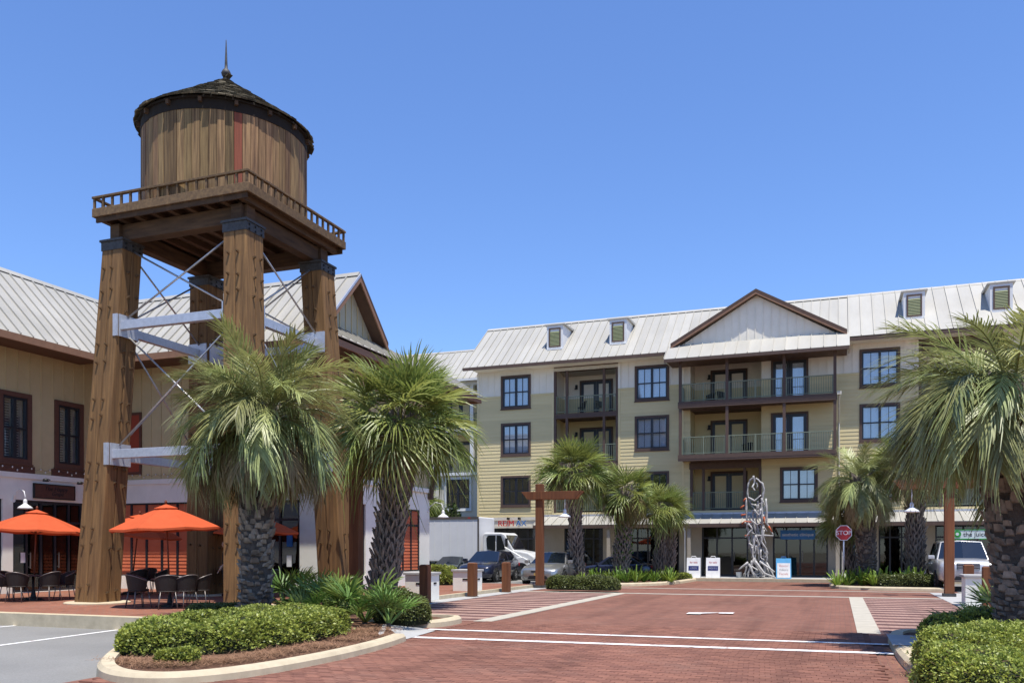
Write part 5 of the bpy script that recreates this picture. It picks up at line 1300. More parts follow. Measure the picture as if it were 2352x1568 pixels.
def lamp_post(label, p, h=4.3, arm_z=3.82, a0=-.75, a1=1.85, lamps=((1.08,0,2.96),), mat='lamp_white', ls=1.0):
    o = thing('lamp_post', label, 'lamp post', (p[0],p[1],0))
    m = MB(); m.box(-.15,.15,-.15,.15,0,h); m.build('post', 'cedar', o, bevel=.015)
    for y in (-.19, .19):
        m = MB(); m.prism([(a0,arm_z+.16), (a1,arm_z+.16), (a1-.28,arm_z-.16), (a0+.28,arm_z-.16)], 'y', y-.035, y+.035); m.build('cross_arm', 'cedar', o, bevel=.008)
    m = MB(); m.box(-.2,.2,-.2,.2,-.02,.12); m.build('base_plate', 'iron', o)
    for x, y, z in lamps:
        m = MB(); m.tube([(x,y,arm_z-.12), (x,y,z+.29)], .018, 8); m.build('lamp_rod', mat, o, smooth=True)
        m = MB(); m.box(x-.06, x+.06, y-.15, y+.15, arm_z-.13, arm_z-.08); m.build('lamp_bracket', 'iron', o)
        shade_lamp(o, (x,y,z), ls, mat)
    return o
lamp_post('tee shaped brown wooden lamp post with white shade beside the silver car', (-7.5,-14.5))
lamp_post('brown wooden lamp post in front of the silver suv', (7.58,-15.9), a0=-1.75, a1=1.0, lamps=((-1.15,0,2.92),))
lamp_post('dark brown lamp post between tower leg and criss cross palm, two grey shades', (atY(818,-27.0),-27.0), a0=-.6, a1=1.7, lamps=((1.12,-.2,3.2), (1.25,.25,3.15)), mat='lamp_zinc', ls=1.0)
lamp_post('lamp post half hidden by the big palm, one bluish shade', (9.4,-27.0), a0=-1.75, a1=1.0, lamps=((-.95,0,3.15),), mat='lamp_zinc', ls=1.15)
def wall_lamp(label, fac, a, z, out=.55):
    p = fac.pt(a, 0, z); o = thing('wall_lamp', label, 'lamp', p)
    def q(d, zz):
        r = fac.pt(a, d, z+zz); return (r[0]-p[0], r[1]-p[1], r[2]-p[2])
    m = MB(); m.tube([q(.02,.25), q(.1,.45), q(out*.5,.62), q(out*.9,.55), q(out,.38), q(out,.28)], .016, 8); m.build('gooseneck', 'lamp_white', o, smooth=True)
    m = MB(); m.lathe([(.07,-.0),(.07,.03),(.001,.03)], 14); b = m.build('wall_plate', 'lamp_white', o, loc=q(0,.25), rot=(R(90),0,0) if fac.ax == 'x' else (0,R(90),0))
    shade_lamp(o, q(out,0), .95)
wall_lamp('white gooseneck lamp on the shop wall above the orange umbrella', FLW, FLW.px(30), 3.0)
wall_lamp('white gooseneck lamp on the shop wall by the red panelled bay', FRT, FRT.px(884), 2.95)
wall_lamp('white gooseneck lamp at the wall corner in front of the white truck box', FRT, cy+8.25, 3.0, .72)

# ------------------------------------------------------------------ café tables, chairs, umbrellas
def make_chair():
    o = thing('chair', 'x', 'chair')
    m = MB(); m.lathe([(.001,.42),(.24,.42),(.255,.44),(.24,.46),(.001,.455)], 20, (.0,0,0)); m.build('seat', 'wicker', o)
    m = MB(); n = 14; z0, z1 = .46, .84
    for k in range(n+1):
        a = R(75+210*k/n); h = z1-.17*abs(math.cos((a-math.pi)*.9-0)-1)*.9
        for r_, z in ((.245,z0), (.275,(z0+h)/2), (.30,h), (.28,h+.01), (.255,(z0+h)/2), (.225,z0)): m.v.append((r_*math.cos(a), r_*math.sin(a), z))
    for k in range(n):
        for c in range(6): m.f.append((k*6+c, k*6+(c+1) % 6, (k+1)*6+(c+1) % 6, (k+1)*6+c))
    m.f += [tuple(range(6)), tuple(n*6+c for c in range(6))]
    m.build('backrest', 'wicker', o, smooth=False)
    m = MB(); m.tube([(.30*math.cos(R(75+210*k/n)), .30*math.sin(R(75+210*k/n)), z1-.17*abs(math.cos((R(75+210*k/n)-math.pi)*.9)-1)*.9+.005) for k in range(n+1)], .014, 6); m.build('rim', 'chair_metal', o, smooth=True)
    for sx, sy in ((1,1),(1,-1),(-1,1),(-1,-1)):
        m = MB(); m.tube([(.17*sx,.17*sy,.43), (.20*sx,.20*sy,.2), (.235*sx,.225*sy,0)], .013, 6); m.build('leg', 'chair_metal', o, smooth=True)
    return o
def make_table():
    o = thing('table', 'x', 'table')
    m = MB(); m.lathe([(.001,.70),(.46,.70),(.475,.715),(.46,.73),(.001,.73)], 28); m.build('table_top', 'table_top', o)
    m = MB(); m.lathe([(.035,.03),(.035,.70)], 12); m.build('column', 'black_metal', o, smooth=True)
    for k in range(4):
        m = MB(); a = R(45+90*k); m.tube([(.03*math.cos(a),.03*math.sin(a),.09), (.2*math.cos(a),.2*math.sin(a),.05), (.36*math.cos(a),.36*math.sin(a),.012)], [.02,.018,.014], 6); m.build('foot', 'black_metal', o)
    return o
def make_umbrella():
    o = thing('umbrella', 'x', 'umbrella'); ZR, ZA, RU = 2.02, 2.62, 1.40
    m = MB(); m.tube([(0,0,.08), (0,0,ZA+.02)], .022, 10); m.build('pole', 'umbrella_wood', o, smooth=True)
    m = MB(); m.lathe([(.24,0),(.24,.06),(.08,.10),(.04,.3),(.026,.32)], 20); m.build('base', 'black_metal', o, smooth=False)
    m = MB(); m.lathe([(.015,ZA+.02),(.035,ZA+.06),(.03,ZA+.10),(.004,ZA+.13)], 12); m.build('finial', 'umbrella_wood', o, smooth=True)
    K = 8
    def rim(a, r, z): return (r*math.cos(a), r*math.sin(a), z)
    for k in range(K):
        a0, a1 = 2*math.pi*k/K, 2*math.pi*(k+1)/K; m = MB(); nu, nv = 6, 6
        for i in range(nu+1):
            u = i/nu; r_ = .22+(RU-.22)*u; z = ZA-.10-(ZA-.10-ZR)*(u**1.12)
            for j in range(nv+1):
                v = j/nv; p0 = Vector(rim(a0,r_,z)); p1 = Vector(rim(a1,r_,z)); p = p0.lerp(p1,v); p.z -= .05*u*math.sin(math.pi*v)*(1-.5*u); m.v.append(tuple(p))
        for i in range(nu):
            for j in range(nv): b = i*(nv+1)+j; m.f.append((b,b+1,b+nv+2,b+nv+1))
        c = m.build('canopy_panel', 'canvas_orange', o, smooth=True, recalc=False)
        v = MB(); q0 = Vector(rim(a0,RU,ZR)); q1 = Vector(rim(a1,RU,ZR))
        v.v = [tuple(q0), tuple(q0.lerp(q1,.5)+Vector((0,0,-.025))), tuple(q1), tuple(q1+Vector((0,0,-.05))), tuple(q0.lerp(q1,.5)+Vector((0,0,-.085))), tuple(q0+Vector((0,0,-.05)))]; v.f = [(0,1,4,5),(1,2,3,4)]
        v.build('valance', 'canvas_orange', c, recalc=False)
        m = MB(); m.beam(rim(a0,.05,ZA-.12), rim(a0,RU-.01,ZR-.012), .018, .018); m.build('rib', 'umbrella_wood', o)
        m = MB(); m.beam(rim(a0,.05,1.95), rim(a0,.72,ZA-.40), .014, .014); m.build('strut', 'umbrella_wood', o)
        m = MB(); m.v = [rim(a0,.31,ZA-.085), rim(a1,.31,ZA-.085), rim(a1,.02,ZA+.02), rim(a0,.02,ZA+.02)]; m.f = [(0,1,2,3)]; m.build('vent_flap', 'canvas_orange', o, recalc=False)
    return o
CH, TB, UM = make_chair(), make_table(), make_umbrella()
first = {id(CH): True, id(TB): True, id(UM): True}
def put(src, label, x, y, z, rz, group, tilt=None):
    o = src if first[id(src)] else copy_tree(src); first[id(src)] = False
    o.location = (x,y,z); o.rotation_euler = (0,0,rz) if tilt is None else (tilt[0],tilt[1],rz)
    tag(o, label, src['category'], group); return o
sets = [((-12.05,-30.75), 'under the bright orange umbrella between the tower legs', (200,245,300,340,20)), ((-17.9,-29.8), 'under the orange umbrella before the brown shop sign', (190,240,300,350,60)), ((atY(300,-26.3),-26.3), 'by the orange panelled wall behind the left tower leg', (200,265,330,30,100)), ((-13.5,-25.3), 'in the shade by the dark shop window behind the tower', (200,270,340)), ((-20.0,-31.6), 'at the edge of the walk beyond the leftmost umbrella', (200,300,30))]
for k, ((x, y), where, angs) in enumerate(sets):
    put(TB, 'round dark café table ' + where, x, y, WZ, k, 'café tables')
    for q, a in enumerate(angs):
        a = R(a+rng.uniform(-8,8)); d = .78+rng.uniform(-.05,.12)
        put(CH, 'dark wicker café chair ' + where, x+d*math.cos(a), y+d*math.sin(a), WZ, a+math.pi+rng.uniform(-.25,.25), 'café chairs ' + where)
put(UM, 'open orange umbrella in full sun between the two front tower legs', -12.05, -30.75, WZ, .25, 'orange umbrellas', (R(1),R(-2)))
put(UM, 'open orange umbrella below the brown wooden shop sign', -17.9, -29.8, WZ, .1, 'orange umbrellas', (R(-2),R(1)))
put(UM, 'orange umbrella half shaded by the wall behind the left tower leg', atY(300,-26.3), -26.3, WZ, .5, 'orange umbrellas', (R(3),R(7)))
put(UM, 'orange umbrella behind the thick grey palm trunk by the shop window', -13.5, -25.3, WZ, .3, 'orange umbrellas')
# balcony chairs
for k, (x, y, z, a, w_) in enumerate(((-10.1,.9,F4,200,'of the upper recessed balcony'), (-9.0,1.0,F4,320,'of the upper recessed balcony'), (-2.6,.6,F4,220,'of the central top balcony'), (-1.9,.3,F4,320,'of the central top balcony'), (-9.9,1.0,F3,240,'of the lower recessed balcony'), (-.6,.7,F3,250,'of the central lower balcony'))):
    put(CH, 'small dark chair on the floor ' + w_, x, y, z, R(a), 'balcony chairs')

# yellow notice board by the shop window
o = thing('notice_stand', 'small yellow notice stand by the shop window behind the tower', 'sign', (-14.35,-24.3,WZ))
m = MB(); m.box(-.22,.22,-.02,.02,.12,.72); m.build('board', 'yellow_paint', o, bevel=.01)
for sx in (-.18,.18):
    m = MB(); m.beam((sx,0,.16), (sx,-.16,0), .03, .03); m.beam((sx,0,.16), (sx,.16,0), .03, .03); m.build('foot', 'black_metal', o)

# ------------------------------------------------------------------ signs in the street
o = thing('stop_sign', 'red octagonal stop sign on a thin post beside palms', 'stop sign', (atY(1938,-9.3),-9.3,.0))
m = MB(); m.tube([(0,.03,0), (0,.03,2.62)], .03, 10); m.build('post', 'galv', o, smooth=True)
def octa(r): return [(r*math.cos(R(22.5+45*k)), 2.30+r*math.sin(R(22.5+45*k))) for k in range(8)]
m = MB(); m.prism(octa(.345), 'y', -.012, -.002); bo = m.build('plate', 'sign_white', o)
m = MB(); m.prism(octa(.315), 'y', -.018, -.0125); m.build('red_face', 'sign_red', bo)
place(text_mesh('STOP', .255, 'sign_white', .002), 'lettering', bo, loc=(0,-.021,2.295), rot=(R(90),0,0))
o.rotation_euler = (0,0,R(6))
o = thing('street_sign', 'narrow teal notice board on a post under the stop sign', 'sign', (4.62,-5.2,.0))
m = MB(); m.tube([(0,.03,0), (0,.03,1.95)], .025, 8); m.build('post', 'galv', o, smooth=True)
m = MB(); m.box(-.19,.19,-.012,.004,.75,1.9); m.build('plate', 'sign_blue', o)
m = MB(); m.box(-.14,.14,-.017,-.0125,1.35,1.5); m.build('stripe', 'sign_pale', o)
def a_frame(label, p, h, w, face, lines, rz=0, edge='sign_white', handle='sign_white'):
    o = thing('sandwich_board', label, 'sign', (p[0],p[1],WZ), rz)
    for sg in (-1, 1):
        m = MB(); m.add([(-w/2,sg*.24,0),(w/2,sg*.24,0),(w/2,sg*.03,h),(-w/2,sg*.03,h),(-w/2,sg*.21,0),(w/2,sg*.21,0),(w/2,sg*.005,h),(-w/2,sg*.005,h)], [(0,1,2,3),(4,5,6,7),(0,1,5,4),(1,2,6,5),(2,3,7,6),(3,0,4,7)])
        m.build('panel', edge, o)
    m = MB(); m.tube([(-.12,0,h-.01), (-.10,0,h+.07), (.10,0,h+.07), (.12,0,h-.01)], .02, 6); m.build('handle', handle, o)
    tilt = math.atan2(.21, h)
    for kind, txt, size, mat, z, x in lines:
        yy = -.24+.21*z/h-.006
        if kind == 't': place(text_mesh(txt, size, mat, .002), 'lettering', o, loc=(x,yy,z), rot=(R(90)-tilt,0,0))
        else:
            m = MB(); m.box(-size[0]/2,size[0]/2,-size[1]/2,size[1]/2,-.002,.002); m.build('print', mat, o, loc=(x,yy,z), rot=(R(90)-tilt,0,0))
    return o
for lab, p, nm in (('white sandwich board with navy panel, beside the low hedge', (-2.95,-3.0), 'OPEN'), ('white sandwich board with navy panel, between its twin and the driftwood figure', (-1.97,-2.95), 'HOMES')):
    a_frame(lab, p, 1.04, .70, None, [('t','for sale',.13,'ink_red',.80,0), ('b',None,(.52,.24),'sign_navy',.50,0), ('t',nm,.13,'sign_white',.50,0)], R(4))
a_frame('blue edged sandwich board with red lettering beside the shop doors', (1.5,-2.9), 1.02, .72, None, [('b',None,(.62,.74),'sign_white',.42,0), ('t','Botox',.17,'ink_red',.64,0), ('t','Fillers',.17,'ink_dark',.44,0), ('t','Facials',.17,'ink_red',.24,0)], R(6), 'sign_sky', 'sign_blue')

# ------------------------------------------------------------------ driftwood figure
SP = (.1,-2.05)
dw = thing('driftwood_sculpture', 'tall figure built of grey driftwood branches with a looped head', 'sculpture', (SP[0],SP[1],WZ))
def sp(cxp, cyp, dy=0):
    px = (2780+cxp*.287)*.603; py = (1780+cyp*.287)*.603; y = SP[1]+dy; x = atY(px, y); z = max(zat(py, x, y), WZ+.02)
    return Vector((x-SP[0], dy, z-WZ))
LIMBS = [([(320,120),(262,180),(235,260),(240,380),(275,480),(330,560)],11,0), ([(345,140),(430,210),(452,300),(440,420),(405,560)],12,.05), ([(318,108),(326,200),(300,255),(335,305)],10,-.08), ([(345,195),(372,245),(350,280)],8,.1), ([(246,395),(330,440),(415,365)],11,-.1), ([(270,480),(350,502),(420,470)],9,.12),
 ([(214,400),(220,600),(230,760),(250,880),(265,1000),(290,1120),(330,1220)],12,-.06), ([(300,560),(310,680),(325,800),(352,905)],13,.1), ([(430,400),(420,520),(432,640),(425,760)],13,-.1), ([(480,410),(492,560),(490,740),(540,820),(576,900)],12,.05), ([(440,780),(430,880),(420,980),(480,1080),(496,1200),(470,1300)],14,-.08), ([(345,905),(450,900),(578,905)],14,-.12),
 ([(438,620),(432,720),(440,800)],17,.02), ([(228,790),(250,940),(255,1070)],11,.14), ([(310,900),(322,980),(342,1100),(330,1210),(385,1330),(440,1430)],13,.0), ([(405,940),(392,1100),(386,1230)],15,.1), ([(350,900),(330,980),(300,1100),(310,1220)],12,-.14), ([(245,1255),(118,1352)],11,-.3), ([(240,1270),(215,1340),(198,1475)],13,-.25), ([(250,1275),(335,1485)],12,-.35), ([(290,1230),(300,1370),(362,1490)],14,-.3), ([(330,1235),(460,1400),(605,1492)],13,-.3), ([(395,1240),(592,1385)],13,-.2), ([(480,1250),(560,1400),(592,1482)],11,.1), ([(290,1310),(372,1362)],10,-.35), ([(462,1280),(470,1430),(432,1492)],12,.2), ([(200,1395),(172,1480)],10,.1), ([(340,1210),(360,1330),(300,1490)],12,.25), ([(420,1220),(500,1350),(520,1490)],12,.3), ([(380,560),(350,700),(380,860),(400,960)],11,.15), ([(320,560),(400,640),(440,760)],10,-.05), ([(290,700),(360,760),(430,720)],10,-.12), ([(250,1000),(330,1060),(400,1010)],9,-.1), ([(480,600),(440,690),(400,740)],9,.1), ([(260,850),(330,880)],9,-.1)]
for k in range(26):
    a = rng.uniform(235,470); b0 = rng.uniform(430,1150); LIMBS.append(([(a,b0),(a+rng.uniform(-60,60),b0+rng.uniform(40,110)),(a+rng.uniform(-70,70),b0+rng.uniform(110,220))], rng.uniform(7,11), rng.uniform(-.2,.2)))
for k in range(10):
    a = rng.uniform(270,450); LIMBS.append(([(a,rng.uniform(1180,1260)),(a+rng.uniform(-110,150),rng.uniform(1380,1430)),(a+rng.uniform(-150,190),1488)], rng.uniform(8,12), rng.uniform(-.4,.35)))
for pts, rp, dy in LIMBS:
    q = [sp(a,b,dy+.04*math.sin(3*i+a)) for i, (a,b) in enumerate(pts)]; fine = []
    for i in range(len(q)-1):
        for t in range(3): fine.append(q[i].lerp(q[i+1], t/3)+Vector((rng.uniform(-.02,.02),rng.uniform(-.02,.02),0)))
    fine.append(q[-1]); n = len(fine)
    m = MB(); m.tube(fine, [rp*.0041*(1.15-.5*i/n)*rng.uniform(.75,1.25) for i in range(n)], 7); m.build('branch', 'driftwood', dw, smooth=True)
for pts in ([(148,632),(212,620)], [(158,745),(200,712),(285,722)], [(140,535),(192,500)], [(178,445),(215,405)], [(455,650),(457,740)], [(515,775),(562,855)], [(200,905),(260,890)]):
    m = MB(); m.tube([sp(a,b,-.1) for a,b in pts], [.05]+[.03]*(len(pts)-1), 7); m.build('painted_branch', 'drift_orange', dw, smooth=True)
o = thing('metal_bucket', 'small grey bucket at the foot of the driftwood figure', 'bucket', (-.75,-2.2,WZ))
m = MB(); m.lathe([(.12,0),(.16,.28),(.17,.29),(.15,.28),(.11,.02)], 18); m.build('body', 'lamp_zinc', o, smooth=True)
m = MB(); m.tube([(-.155,0,.27),(-.1,0,.36),(.1,0,.36),(.155,0,.27)], .008, 6); m.build('bail', 'iron', o)

# ------------------------------------------------------------------ vehicles
def wheel(parent, x, y, r, w=.2):
    m = MB(); m.lathe([(r*.62,-w/2),(r*.93,-w/2),(r,-w/2+.03),(r,w/2-.03),(r*.93,w/2),(r*.62,w/2),(r*.62,-w/2)], 26, cap=False); t = m.build('wheel', 'tyre', parent, loc=(x,y,r), rot=(R(90),0,0))
    m = MB(); m.lathe([(.001,-w*.32),(r*.2,-w*.34),(r*.6,-w*.42),(r*.63,-w*.3),(r*.63,w*.3),(r*.6,w*.42),(r*.2,w*.34),(.001,w*.32)], 20); rm_ = m.build('rim', 'alloy', t)
    for k in range(5):
        m = MB(); a = 2*math.pi*k/5
        for sg in (-1, 1):
            m = MB(); c = (r*.4*math.cos(a), r*.4*math.sin(a), sg*w*.40); m.mbox(Matrix.Translation(c) @ Matrix.Rotation(a,4,'Z'), r*.32, r*.10, .02); m.build('slot', 'black_trim', t)
def inset(q, m0, m1, m2, m3, off):
    a, b, c, d = [Vector(v) for v in q]
    def P(u, v): return (a.lerp(b,u)).lerp(d.lerp(c,u), v)
    n = (b-a).cross(d-a).normalized()*off
    return [P(m0,m1)+n, P(1-m2,m1)+n, P(1-m2,1-m3)+n, P(m0,1-m3)+n]
def car(label, loc, rz, kind, paint, scale=1.0):
    o = thing('parked_car', label, 'car', loc, rz)
    S = {'sedan': dict(st=[(2.34,.55,.30,.58),(2.28,.74,.24,.66),(2.1,.84,.20,.73),(1.6,.89,.2,.84),(.95,.905,.2,.93),(0,.905,.2,.95),(-1.0,.905,.2,.97),(-1.75,.885,.22,.99),(-2.2,.82,.26,.95),(-2.34,.70,.34,.80)], bf=1.0, rf=.28, rr=-.95, br=-1.75, zb=.93, zr=1.40, hb=.82, hr=.60, wr=.32, wx=(1.42,-1.36)),
         'hatch': dict(st=[(2.14,.55,.30,.62),(2.08,.74,.24,.72),(1.9,.84,.20,.80),(1.4,.885,.2,.92),(.85,.90,.2,1.0),(0,.90,.2,1.02),(-1.0,.90,.2,1.04),(-1.75,.88,.24,1.03),(-2.1,.80,.30,.98),(-2.16,.7,.36,.8)], bf=.95, rf=.25, rr=-1.35, br=-2.0, zb=1.0, zr=1.50, hb=.82, hr=.62, wr=.32, wx=(1.32,-1.3)),
         'suv': dict(st=[(2.42,.74,.42,.86),(2.36,.86,.36,1.0),(2.15,.92,.33,1.06),(1.5,.94,.33,1.10),(.95,.945,.33,1.13),(0,.945,.33,1.14),(-1.2,.945,.33,1.15),(-2.1,.93,.36,1.15),(-2.38,.88,.42,1.1),(-2.43,.8,.46,.9)], bf=1.0, rf=.5, rr=-2.15, br=-2.38, zb=1.12, zr=1.78, hb=.86, hr=.68, wr=.37, wx=(1.48,-1.4))}[kind]
    m = MB(); rows = []
    for x, hw, zb, zd in S['st']:
        half = [(0,zb),(.82*hw,zb),(.96*hw,zb+.08),(hw,zb+.42*(zd-zb)),(.985*hw,zb+.75*(zd-zb)),(.94*hw,zd-.035),(.84*hw,zd),(.42*hw,zd+.028),(0,zd+.036)]
        rows.append([(x,y,z) for y, z in half]+[(x,-y,z) for y, z in half[-2:0:-1]])
    n = len(rows[0])
    for r_ in rows: m.v += r_
    for i in range(len(rows)-1):
        for k in range(n): m.f.append((i*n+k, i*n+(k+1) % n, (i+1)*n+(k+1) % n, (i+1)*n+k))
    m.f += [tuple(range(n)), tuple((len(rows)-1)*n+k for k in range(n))]
    body = m.build('body', paint, o, smooth=True)
    bf, rf, rr, br, zb, zr, hb, hr = (S[k] for k in ('bf','rf','rr','br','zb','zr','hb','hr'))
    B = [(bf,-hb,zb-.03),(bf,hb,zb-.03),(br,hb*.97,zb+.0),(br,-hb*.97,zb+.0)]; T = [(rf,-hr,zr-.03),(rf,hr,zr-.03),(rr,hr*.97,zr-.02),(rr,-hr*.97,zr-.02)]
    bc = (bf+.12,0,zb-.02); tc_ = (rf+.06,0,zr+.01); rc_ = (rr-.05,0,zr+.02)
    m = MB(); m.v = B+T+[bc,tc_,rc_,((rf+rr)/2,-hr*1.01,zr),((rf+rr)/2,hr*1.01,zr),((rf+rr)/2,0,zr+.045)]
    m.f = [(0,8,9,4),(8,1,5,9),(1,2,6,12,5),(3,0,4,11,7),(2,3,7,10,6),(4,9,13,11),(9,5,12,13),(12,6,10,13),(11,13,10,7)]
    cab = m.build('cabin', paint, o, bevel=.03)
    def gl(name, q, marg, off, flip=False):
        p = inset(q, *marg, off); g = MB(); g.v = [tuple(v) for v in p]; g.f = [(0,1,2,3)]; return g.build(name, 'glass_car', cab, recalc=False)
    # windscreen in two halves that meet in one curve
    g = MB(); a = inset([B[0],bc,tc_,T[0]], .06,.04,0,.05, .012); b_ = inset([bc,B[1],T[1],tc_], 0,.04,.06,.05, .012)
    g.v = [tuple(v) for v in a+b_]; g.f = [(0,1,2,3),(4,5,6,7)]; g.build('windscreen', 'glass_car', cab, recalc=False)
    for sgn, (q0, q1, t0, t1) in ((1,(B[1],B[2],T[1],T[2])), (-1,(B[3],B[0],T[3],T[0]))):
        if sgn == 1: qq = [q0,q1,t1,t0]
        else: qq = [q0,q1,t1,t0]
        va = Vector(q0); vb = Vector(q1); ta = Vector(t0); tb_ = Vector(t1)
        for u0, u1 in ((.10,.47), (.53,.90)):
            gl('side_window', [va.lerp(vb,u0), va.lerp(vb,u1), ta.lerp(tb_,u1), ta.lerp(tb_,u0)], (.02,.10,.02,.12), .012)
    gl('rear_window', [B[2],B[3],T[3],T[2]], (.10,.12,.10,.10), .03)
    fx, fw, fb, fz = S['st'][1]; fx0 = S['st'][0][0]; hz = S['st'][2][3]
    sv = kind == 'suv'
    g = MB(); g.box(fx0-.06, fx0+.012, -.36 if sv else -.30, .36 if sv else .30, hz-.30 if sv else hz-.17, hz-.06 if sv else hz-.09); gr = g.build('grille', 'black_trim', o, bevel=.02)
    if sv:
        for k in range(3):
            b = MB(); b.box(fx0+.0125, fx0+.03, -.34, .34, hz-.28+k*.075, hz-.25+k*.075); b.build('grille_bar', 'alloy', gr)
    g = MB(); g.prism([(-.46,fb+.04),(.46,fb+.04),(.38,fb+.19),(-.38,fb+.19)], 'x', fx0-.12, fx0+.016); g.build('air_intake', 'black_trim', o, bevel=.02)
    for sg in (-1, 1):
        l = MB()
        y0, y1 = .40*sg, .74*sg
        l.add([(fx0+.005,y0,hz-.20),(fx-.02,y1,hz-.17),(fx-.14,y1*1.03,hz-.05),(fx0-.06,y0,hz-.065),(fx0-.2,y0,hz-.20),(fx-.3,y1*.98,hz-.17),(fx-.32,y1*.98,hz-.05),(fx0-.22,y0,hz-.065)], [(0,1,2,3),(4,5,6,7),(0,1,5,4),(1,2,6,5),(2,3,7,6),(3,0,4,7)])
        l.build('headlight', 'lens', o, bevel=.015)
        l = MB(); l.lathe([(.001,.03),(.05,.025),(.065,0),(.065,-.06)], 14); l.build('fog_lamp', 'black_trim', o, loc=(fx+.0,.60*sg,fb+.12), rot=(0,R(90),0), smooth=True)
        l = MB(); l.box(-.10,.06,-.11*1,.11,-.07,.075); mi = l.build('mirror', paint, o, loc=(bf-.12,(hb+.16)*sg,zb+.06), bevel=.03)
        l = MB(); l.box(-.04,.03,-.07,.07,-.02,.02); l.build('mirror_arm', 'black_trim', mi, loc=(0,-.13*sg,-.05))
        l = MB(); l.box(S['st'][-2][0]-.06, S['st'][-2][0]+.06, .60*sg, .80*sg, .72, .90); l.build('tail_light', 'sign_red', o, bevel=.02)
        for hx in (bf-1.0, bf-1.95):
            l = MB(); l.box(hx-.1,hx+.1,S['st'][5][1]*sg-.02,S['st'][5][1]*sg+.03,zb-.20,zb-.16); l.build('door_handle', paint, o, bevel=.01)
        for wx in S['wx']:
            a = MB(); yy = S['st'][5][1]*.925*sg; a.lathe([(.001,0),(S['wr']+.075,0),(S['wr']+.075,.05),(.001,.05)], 24); a.build('arch_shade_disc', 'black_trim', o, loc=(wx,yy,S['wr']+.01), rot=(R(90 if sg < 0 else -90),0,0))  # black disc paints the shade of a wheel well that is not cut
            wheel(o, wx, sg*(S['st'][5][1]-.085), S['wr'], .21)
    g = MB(); g.box(fx0+.012, fx0+.024, -.16, .16, fb+.20, fb+.30); g.build('number_plate', 'plate', o)
    if kind == 'suv':
        for sg in (-1,1):
            g = MB(); g.tube([(rf-.2,sg*hr*.9,zr+.0),(rf-.3,sg*hr*.9,zr+.07),(rr+.3,sg*hr*.9,zr+.07),(rr+.2,sg*hr*.9,zr+.0)], .018, 6); g.build('roof_rail', 'black_trim', o)
    o.scale = (scale,)*3
    return o
def nose(px, y): return atY(px, y)
car('silver sedan parked nose out behind the tee shaped lamp post', (nose(1238,-12.2), -12.2+2.3, -.01), R(-90), 'sedan', 'paint_silver', 1.06)
car('dark navy hatchback parked beside the silver sedan', (nose(1088,-9.8), -9.8+2.1, -.01), R(-90), 'hatch', 'paint_navy', 1.02)
car('dark teal car half hidden behind the round green shrub', (nose(1003,-7.6), -7.6+2.1, -.01), R(-90), 'sedan', 'paint_teal', .88)
car('dark blue car in the shade behind the vine clad palm', (nose(1405,-5.9), -5.9+.9, -.01), R(180), 'sedan', 'paint_navy', .9)
car('pale silver suv parked beside the brown lamp post', (nose(2222,-11.4), -11.4+2.4, -.01), R(-90), 'suv', 'paint_suv', 1.1)
# box truck
tk = thing('box_truck', 'white box truck with rounded hood standing before the cream building', 'truck', (-13.9,-4.3,-.01))
m = MB(); m.box(-5.6,-.12,-1.15,1.15,.95,3.36); bx = m.build('cargo_box', 'box_white', tk, bevel=.05)
for k in range(12):
    m = MB(); x = -5.5+k*.46; m.box(x-.012,x+.012,-1.162,-1.1505,1.1,3.22); m.build('panel_seam', 'trim_white', bx)
m = MB(); m.box(-5.6,-.12,-1.18,-1.1505,3.24,3.37); m.box(-.19,-.10,-1.17,-1.1505,.95,3.239); m.build('corner_trim', 'chair_metal', bx)
m = MB(); m.box(-.75,-.6,-1.19,-1.17,3.28,3.33); m.build('marker_light', 'ink_red', bx)
#m = MB(); m.add([(-.118,-1.1,2.55),(-.118,1.1,2.55),(-.118,1.1,3.34),(-.118,-1.1,3.34),(.5,-.95,2.55),(.5,.95,2.55),(.28,.95,3.25),(.28,-.95,3.25)], [(0,1,2,3),(4,5,6,7),(0,1,5,4),(1,2,6,5),(2,3,7,6),(3,0,4,7)]); m.build('wind_deflector', 'box_white', tk, bevel=.12)
cab = [(.05,.75),(.05,2.40),(.18,2.52),(1.15,2.50),(1.30,2.40),(1.78,1.58),(2.6,1.44),(2.95,1.22),(3.02,.75)]
m = MB(); N2 = len(cab); ys = [(-1.06,.0),(-1.02,.03),(1.02,.03),(1.06,.0)]
lo = [(x,-1.05 if x < 1.5 else -.92,z) for x,z in cab]; hi = [(x,1.05 if x < 1.5 else .92,z) for x,z in cab]
m.v = lo+hi; m.f = [tuple(range(N2)), tuple(range(N2,2*N2))]+[(i,(i+1)%N2,N2+(i+1)%N2,N2+i) for i in range(N2)]
cb = m.build('cab', 'paint_white', tk, bevel=.07)
m = MB(); m.prism([(.32,1.62),(.28,2.22),(.40,2.36),(.80,2.36),(.80,1.55)], 'y', -1.062, -1.052); m.build('side_window', 'glass_car', cb)
m = MB(); m.prism([(.88,1.55),(.88,2.36),(1.12,2.34),(1.38,1.60)], 'y', -1.062, -1.052); m.build('side_window', 'glass_car', cb)
m = MB(); m.add([(1.335,-.92,2.36),(1.335,.92,2.36),(1.80,.88,1.62),(1.80,-.88,1.62)], [(0,1,2,3)]); g = m.build('windscreen', 'glass_car', cb, recalc=False); g.location = (.025,0,.015)
m = MB(); m.box(1.45,1.55,-1.30,-1.16,1.75,2.20); m.tube([(1.35,-1.06,2.1),(1.5,-1.2,2.1)], .015, 6); m.build('mirror', 'black_trim', cb)
